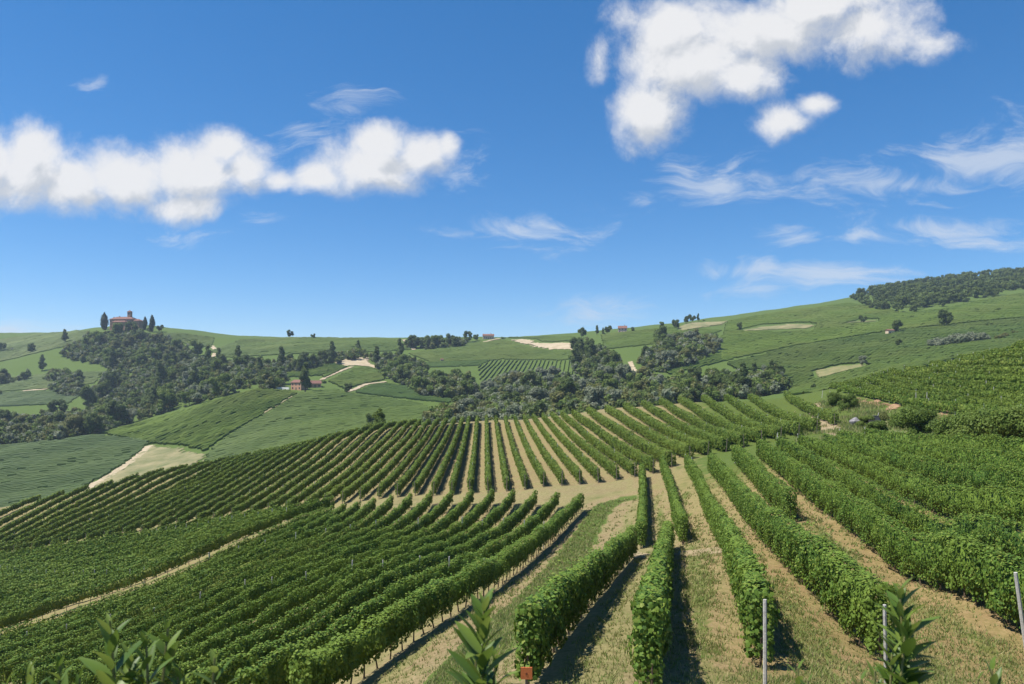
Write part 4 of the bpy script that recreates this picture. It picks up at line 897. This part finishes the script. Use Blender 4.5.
# villa on the wooded hill
WALL_BROWN = plain_mat('brown_orange_plaster', (.30, .165, .10), (.38, .22, .145), .8, .9)
def villa():
    p = at(124, 329.5, 900); root = empty('villa', (p[0], p[1], p[2] + 1.5), R(-8)); tag(root, 'long orange villa with red tiled roofs and a small central tower on the wooded hill', 'villa')
    def block(x0, x1, y0, y1, h, rh, wallm=WALL_BROWN):
        MB().box(x0, x1, y0, y1, -3, h).build('wall', wallm, root)
        o = .8; k = (y1 - y0) * .4; ym = (y0 + y1) / 2
        V = [(x0-o, y0-o, h-.1), (x1+o, y0-o, h-.1), (x1+o, y1+o, h-.1), (x0-o, y1+o, h-.1), (x0+k, ym, h+rh), (x1-k, ym, h+rh), (x0-o, y0-o, h+.25), (x1+o, y0-o, h+.25), (x1+o, y1+o, h+.25), (x0-o, y1+o, h+.25)]
        return MB().add(V, [(3, 2, 1, 0), (0, 1, 7, 6), (1, 2, 8, 7), (2, 3, 9, 8), (3, 0, 6, 9), (6, 7, 5, 4), (7, 8, 5), (8, 9, 4, 5), (9, 6, 4)]).build('roof', TILE, root)
    rf = block(-22, 12, 0, 14, 13, 4.0); block(12.4, 22, 1, 13, 10.5, 3.2, WALL_BROWN); block(-14, 6, -6, -.4, 8.5, 2.2, WALL_BROWN)
    MB().box(1.2, 5.8, 5.2, 9.8, 13, 24).build('tower', WALL_BROWN, root)
    MB().add([(.7, 4.7, 23.9), (6.3, 4.7, 23.9), (6.3, 10.3, 23.9), (.7, 10.3, 23.9), (3.5, 7.5, 26.2)], [(3, 2, 1, 0), (0, 1, 4), (1, 2, 4), (2, 3, 4), (3, 0, 4)]).build('roof', TILE, root)
    MB().box(2.6, 4.4, 5.1, 5.18, 19.6, 22.6).build('window', GLASS, root)
    MB().box(-12, -11, 6, 7, 14, 18.2).build('chimney', WALL_BROWN, rf); MB().box(-20.8, -19.8, 6, 7, 13.2, 17).build('chimney', WALL_BROWN, rf)
    for fl, z in enumerate((1.2, 5.2, 9.2)):
        for i in range(8):
            x = -20 + i * 4.3; y = -.08
            if -15 < x < 7 and fl < 2: continue
            f = MB().box(x - .7, x + .7, y - .06, .05, z, z + 2.2).build('window', SHUTTER, root); MB().box(x - .5, x + .5, y - .09, y - .062, z + .12, z + 2.05).build('pane', GLASS, f)
    for x in (-11, -6.5, -2, 2.5):
        for z in (1, 4.8):
            f = MB().box(x - .7, x + .7, -6.14, -5.95, z, z + 2.0).build('window', SHUTTER, root); MB().box(x - .5, x + .5, -6.17, -6.142, z + .12, z + 1.85).build('pane', GLASS, f)
villa()
house('farmhouse', at(296, 390, 450), R(-28), 'orange farmhouse with a red roof behind a tall dark tree', 'house', 11, 8, 6.2, WALL_ORANGE, 2.0, 2, 3)
house('farm_barn', at(315, 387.5, 450), R(20), 'low barn with a broad red roof right of the farmhouse tree', 'barn', 10, 8, 3.4, WALL_ORANGE, 2.4, 1, 3, False)
pw = at(283, 390, 450)
rw = empty('garden_wall', pw, R(-30)); tag(rw, 'long low white wall left of the farmhouse', 'wall')
MB().box(-7.5, 7, 0, .35, -1, 2.2).box(-7.6, 7.1, -.05, .4, 2.2, 2.36).build('wall_body', WALL_WHITE, rw)
for i in range(8): MB().box(-7.2 + i * 1.95, -6.75 + i * 1.95, -.12, -.003, -1, 2.15).build('pier', WALL_WHITE, rw)
house('crest_house', at(488.5, 339, 800), R(4), 'long low house with a red roof on the crest left of centre', 'house', 15, 8, 4.6, WALL_PINK, 2.4, 1, 5)
house('crest_house', at(622.5, 333, 750), R(-10), 'pinkish house with a steep red roof on the crest right of centre', 'house', 10.5, 8, 6.0, WALL_PINK, 3.0, 2, 3)
house('field_hut', at(891.5, 334.5, 500), R(8), 'small tan hut alone on the right hillside', 'hut', 6, 4.5, 3.8, WALL_TAN, 1.0, 1, 2, False, .3)
house('field_hut', at(442, 362, 500), R(8), 'tiny white hut at the corner of the dark crest field', 'hut', 3, 3, 2.8, WALL_WHITE, .9, 1, 2, False, .2)

# ------------------------------------------------------------------ small things on the right slope
CARP = plain_mat('dark_car_paint', (.015, .015, .016), (.022, .021, .021), 2, .5, spec=.3); RUB = plain_mat('rubber', (.02, .02, .02), (.03, .03, .03), 8, .9)
CHROME = plain_mat('bright_metal', (.60, .60, .60), (.70, .70, .70), 4, .25, metallic=.8); LAMPG = plain_mat('headlamp_glass', (.70, .70, .68), (.8, .8, .78), 4, .15)
CARG = plain_mat('car_glass', (.012, .013, .014), (.02, .021, .022), 3, .45, spec=.3)
def car(p, rz, label):
    root = empty('parked_car', (p[0], p[1], p[2] + .02), rz); tag(root, label, 'car')
    prof = [(-2.05, .32), (-2.1, .75), (-1.95, .98), (-1.45, 1.05), (-.85, 1.05), (.95, 1.05), (1.55, .95), (2.05, .78), (2.12, .5), (2.05, .3)]
    bm = bmesh.new(); vs = [[bm.verts.new((x, y * (1 if .45 < z < .95 else .95), z)) for x, z in prof] for y in (-.85, .85)]
    n = len(prof)
    for i in range(n): bm.faces.new((vs[0][i], vs[0][(i + 1) % n], vs[1][(i + 1) % n], vs[1][i]))
    bm.faces.new(vs[0][::-1]); bm.faces.new(vs[1]); bmesh.ops.bevel(bm, geom=bm.edges[:], offset=.05, segments=2, affect='EDGES'); bmesh.ops.recalc_face_normals(bm, faces=bm.faces[:])
    me = bpy.data.meshes.new('body'); bm.to_mesh(me); bm.free(); link('body', me, CARP, root)
    cab = [(-1.75, 1.03), (-1.35, 1.48), (-.9, 1.56), (.15, 1.54), (.45, 1.46), (1.15, 1.03)]
    V = [(x, -.76 + (.14 if z > 1.2 else 0), z) for x, z in cab] + [(x, .76 - (.14 if z > 1.2 else 0), z) for x, z in cab]; n = 6
    MB().add(V, [tuple(range(n)), tuple(range(2*n-1, n-1, -1))] + [(i, i+n, (i+1) % n+n, (i+1) % n) for i in range(n)]).build('cabin_glass', CARG, root)
    MB().box(-1.36, .2, -.63, .63, 1.55, 1.6).build('roof', CARP, root)
    for x in (-1.3, 1.35):
        for y in (-.82, .82):
            w = MB().tube([(x, y - .1, .32), (x, y + .1, .32)], .32, 16).build('wheel', RUB, root); MB().tube([(x, y - .115, .32), (x, y + .115, .32)], .19, 12).build('rim', CHROME, w)
    for y in (-.6, .6): MB().box(2.04, 2.14, y - .18, y + .18, .6, .76).build('headlight', LAMPG, root)
    MB().box(2.1, 2.16, -.5, .5, .38, .48).build('bumper', CHROME, root); return root
car(at(874, 427, 60), R(-112), 'dark car parked nose-on among bushes on the right slope')
bm = bmesh.new(); bmesh.ops.create_icosphere(bm, subdivisions=3, radius=.8)
for v in bm.verts: v.co *= 1 + .12 * math.sin(v.co.x * 5 + 1) * math.cos(v.co.y * 4) + .06 * math.sin(v.co.z * 9); v.co.z *= .85
me = bpy.data.meshes.new('boulder'); bm.to_mesh(me); bm.free(); o = link('boulder', me, STONE); p = at(855, 425, 60); o.location = (p[0], p[1], p[2] + .45); tag(o, 'pale grey boulder left of the parked dark car', 'boulder')
# loose stakes on the worn ground
k = 0
STK = [(1029, 668, -.14, 'leaning grey stake at the right edge in front of the tall broad vine row'), (817, 421, .22, 'tilted pale stake beside the worn track, lowest on its left side'), (829, 420, -.2, 'pale stake leaning left in the middle of the worn track'), (875, 425, .3, 'bright stake leaning in front of the parked dark car'), (830, 399, 0, 'upright pale stake at the top end of the knoll rows'), (822, 398, .1, 'short pale stake beside the top of the worn track'), (776, 447, .12, 'white stake at the upper end of the right-hand rows'), (694, 473, -.15, 'leaning white stake on the soil headland'), (843, 410, 0, 'thin upright stake between the two round bushes'), (916, 404, 0, 'pale stake on the left above the round shrub'), (927, 404, 0, 'pale stake on the right above the round shrub')]
for (x, y, ln, lb) in STK:
    mb = MB(); mb.tube([(0, 0, -.2), (0, 0, 1.0), (0, 0, 1.95)], [.06, .055, .05], 7); o = mb.build('stake', POST); p = at(x, y, 40 if x < 1020 else 10); o.location = p; o.rotation_euler = (0, ln, 0); o.scale = (1, 1, 1.42 if x > 1020 else 1); tag(o, lb, 'stake', 'loose stakes')

# orange marker hung on the end post of the first right-hand row
ORANGE = plain_mat('orange_tin', (.62, .16, .055), (.78, .25, .10), 30, .55)
p = at(526, 690, 5); mk = empty('row_marker', (p[0] - .0, p[1] - .55, p[2]), 0); tag(mk, 'small faded orange plate fixed to a short stake at the row end', 'marker')
zt = (YH - 667) / F * (p[1] - .55) - p[2]
MB().box(-.13, .13, -.022, -.004, zt - .27, zt).build('plate', ORANGE, mk); MB().tube([(0, .03, -.2), (0, .03, zt - .03)], .035, 7).build('stake', POST_DARK, mk)
MB().box(-.02, .02, -.026, -.023, zt - .17, zt - .12).build('rust_spot', plain_mat('rust', (.20, .07, .04), (.28, .10, .05), 30, .8), mk)

# ------------------------------------------------------------------ grass tufts on the near ground (nobody could count them)
def grass():
    rg = np.random.default_rng(9); n = 150000
    px = rg.uniform(380, 1060, n); d = np.exp(rg.uniform(math.log(11), math.log(80), n)); X = (px - CX) / F * d
    keep = np.zeros(n, bool)
    for i in range(n):
        dist = kd.find((X[i], d[i], 0))[2]; dg = kg.find((X[i], d[i], 0))[2]
        pr = 0
        if dg < 1.1: pr = .9
        elif dg < 5.5: pr = .12 if dist > .6 else 0
        elif .5 < dist < .85: pr = .10
        elif .85 <= dist < 1.7: pr = .45 if math.sin(X[i] * 1.3 + 2) * math.sin(d[i] * .6) > -.2 else .12
        elif dist >= 1.7: pr = .3
        else: pr = .12
        keep[i] = rg.uniform() < pr
    X, d = X[keep], d[keep]; Z = hz(X, d); m = len(X)
    k = 4; X = np.repeat(X, k) + rg.normal(0, .06, m * k); Y = np.repeat(d, k) + rg.normal(0, .06, m * k); Z = hz(X, Y); m = len(X)
    hgt = rg.uniform(.04, .15, m) * np.clip(Y / 25, 1, 1.5); w = np.clip(Y * .0009, .012, .05); a = rg.uniform(0, 6.28, m); tx, ty = np.cos(a), np.sin(a); lx, ly = rg.normal(0, .5, m) * hgt, rg.normal(0, .5, m) * hgt
    V = np.stack([np.stack([X - tx * w, Y - ty * w, Z - .01], 1), np.stack([X + tx * w, Y + ty * w, Z - .01], 1), np.stack([X + lx, Y + ly, Z + hgt], 1)], 1).reshape(-1, 3)
    # taller weeds on the untilled ground by the shrubs
    n2 = 9000; px2 = rg.uniform(795, 965, n2); d2 = rg.uniform(66, 165, n2); X2 = (px2 - CX) / F * d2
    ok = np.array([kd.find((X2[i], d2[i], 0))[2] > 1.2 for i in range(n2)]) & (np.sin(X2 * .55) * np.sin(d2 * .31 + 1) + rg.normal(0, .35, n2) > .05); X2, d2 = np.repeat(X2[ok], 7), np.repeat(d2[ok], 7); m2 = len(X2)
    X2 = X2 + rg.normal(0, .22, m2); d2 = d2 + rg.normal(0, .22, m2); Z2 = hz(X2, d2); h2 = rg.uniform(.25, .75, m2); a = rg.uniform(0, 6.28, m2); tx, ty = np.cos(a) * .07, np.sin(a) * .07
    V2 = np.stack([np.stack([X2 - tx, d2 - ty, Z2], 1), np.stack([X2 + tx, d2 + ty, Z2], 1), np.stack([X2 + rg.normal(0, .18, m2), d2 + rg.normal(0, .18, m2), Z2 + h2], 1)], 1).reshape(-1, 3)
    V = np.concatenate([V, V2]); m += m2
    tag(link('grass', mesh_np('grass', [(V, np.arange(m * 3).reshape(m, 3))]), GRASS), 'short patchy grass between the near vine rows and on the track', 'grass', kind='stuff')
grass()

# ------------------------------------------------------------------ laurel shoots close to the viewer
STEM = plain_mat('young_stem', (.11, .13, .04), (.19, .17, .07), 20, .6)
def laurel(px, ytop, d, shoots, label, seed, lean=0.0):
    """shrub rooted on the bank; shoots: (dx px, dy px below the top, number of leaves, size)"""
    rr = random.Random(seed); X = (px - CX) / F * d; zg = float(hz(X, d)); base = Vector((X, d, zg - .05))
    root = empty('laurel_shrub', base); tag(root, label, 'shrub', 'laurel shrubs on the bank')
    LV, LF = [], []; sb = MB()
    for (dx, dy, nl, ls) in shoots:
        dd = d + rr.uniform(-.12, .12)
        tip = Vector(((px + dx - CX) / F * dd, dd, (YH - (ytop + dy)) / F * dd)) - base
        q = [Vector((rr.uniform(-.04, .04), rr.uniform(-.04, .04), 0)), tip * .5 + Vector((rr.uniform(-.05, .05), rr.uniform(-.05, .05), 0)), tip * .8 + Vector((rr.uniform(-.02, .02), 0, 0)), tip - Vector((0, 0, .04))]
        sb.tube(q, [.011, .009, .0065, .0035], 6)
        axis = (tip - q[1]).normalized(); ln = .55
        nl = int(nl * 1.35)
        for i in range(nl):
            t = i / nl; c = tip - Vector((0, 0, .05)) - axis * (t ** 1.1 * ln)
            az = i * 2.4 + rr.uniform(-.4, .4); tilt = R(14 + 42 * t ** .6 + rr.uniform(-12, 14)); L_ = ls * .86 * (.55 + .6 * min(1, t * 3)) * rr.uniform(.7, 1.2); W = L_ * rr.uniform(.13, .19)
            dirv = Vector((math.cos(az) * math.sin(tilt), math.sin(az) * math.sin(tilt), math.cos(tilt))); sidev = dirv.cross(Vector((0, 0, 1))).normalized(); up = sidev.cross(dirv).normalized()
            o = len(LV); ns = 7; curl = rr.uniform(.05, .35)
            for j in range(ns + 1):
                s_ = j / ns; wv = W * math.sin(math.pi * min(1, s_ ** .85 * .97 + .02)) ** .8; pt = c + dirv * (L_ * s_) + up * (-curl * L_ * s_ * s_)
                for b in (-1, 0, 1): LV.append(pt + sidev * (wv * b) + up * (abs(b) * wv * .35))
            for j in range(ns):
                for b in (0, 1): LF.append((o + j * 3 + b, o + j * 3 + b + 1, o + j * 3 + b + 4, o + j * 3 + b + 3))
    sb.build('stem', STEM, root); me = mesh_py('leaves', LV, LF); me.shade_smooth(); link('leaves', me, LAUREL, root)
laurel(140, 606, 2.5, [(-30, 2, 16, .15), (6, 18, 16, .13), (28, 10, 14, .13), (-10, 40, 18, .14), (40, 50, 16, .14)], 'large laurel shrub with several upright shoots at the lower left', 1)
laurel(55, 652, 2.4, [(-25, 8, 14, .13), (5, 0, 16, .13), (25, 14, 14, .12), (-48, 20, 12, .12)], 'low leafy laurel shrub in the bottom left corner', 2)
laurel(215, 645, 2.5, [(0, 0, 14, .12), (-14, 28, 12, .12)], 'single thin laurel shoot right of the large laurel shrub', 3)
laurel(484, 592, 2.6, [(0, 0, 30, .15), (-8, 45, 18, .14), (12, 52, 16, .13)], 'upright laurel shoot in front of the grassy track', 4)
laurel(900, 582, 2.7, [(0, 0, 28, .15), (6, 30, 20, .15), (-8, 62, 16, .14)], 'bushy laurel shoot beside the grey post at lower right', 5)
laurel(798, 657, 2.6, [(0, 0, 12, .12), (10, 12, 10, .11)], 'small laurel tip at the bottom, right of the tall pale post', 6)
laurel(875, 660, 2.7, [(0, 0, 12, .12), (-14, 8, 10, .12)], 'low laurel tip left of the grey post', 7)
laurel(992, 658, 2.7, [(0, 0, 12, .12), (-14, 10, 10, .11)], 'small laurel tip near the bottom right corner', 8)

# ------------------------------------------------------------------ air
hb = MB().box(-5200, 5200, -60, 3700, -420, 215).build('haze', None)
hm, nt = mat('haze_air'); N, L = nodes_of(nt); pv = N('ShaderNodeVolumePrincipled'); pv.inputs['Density'].default_value = 0.00011; pv.inputs['Color'].default_value = (.62, .76, .95, 1); pv.inputs['Anisotropy'].default_value = .2
o = N('ShaderNodeOutputMaterial'); L(pv.outputs[0], o.inputs['Volume']); hb.data.materials.append(hm); tag(hb, 'thin bluish air haze over the whole valley', 'haze', kind='stuff')
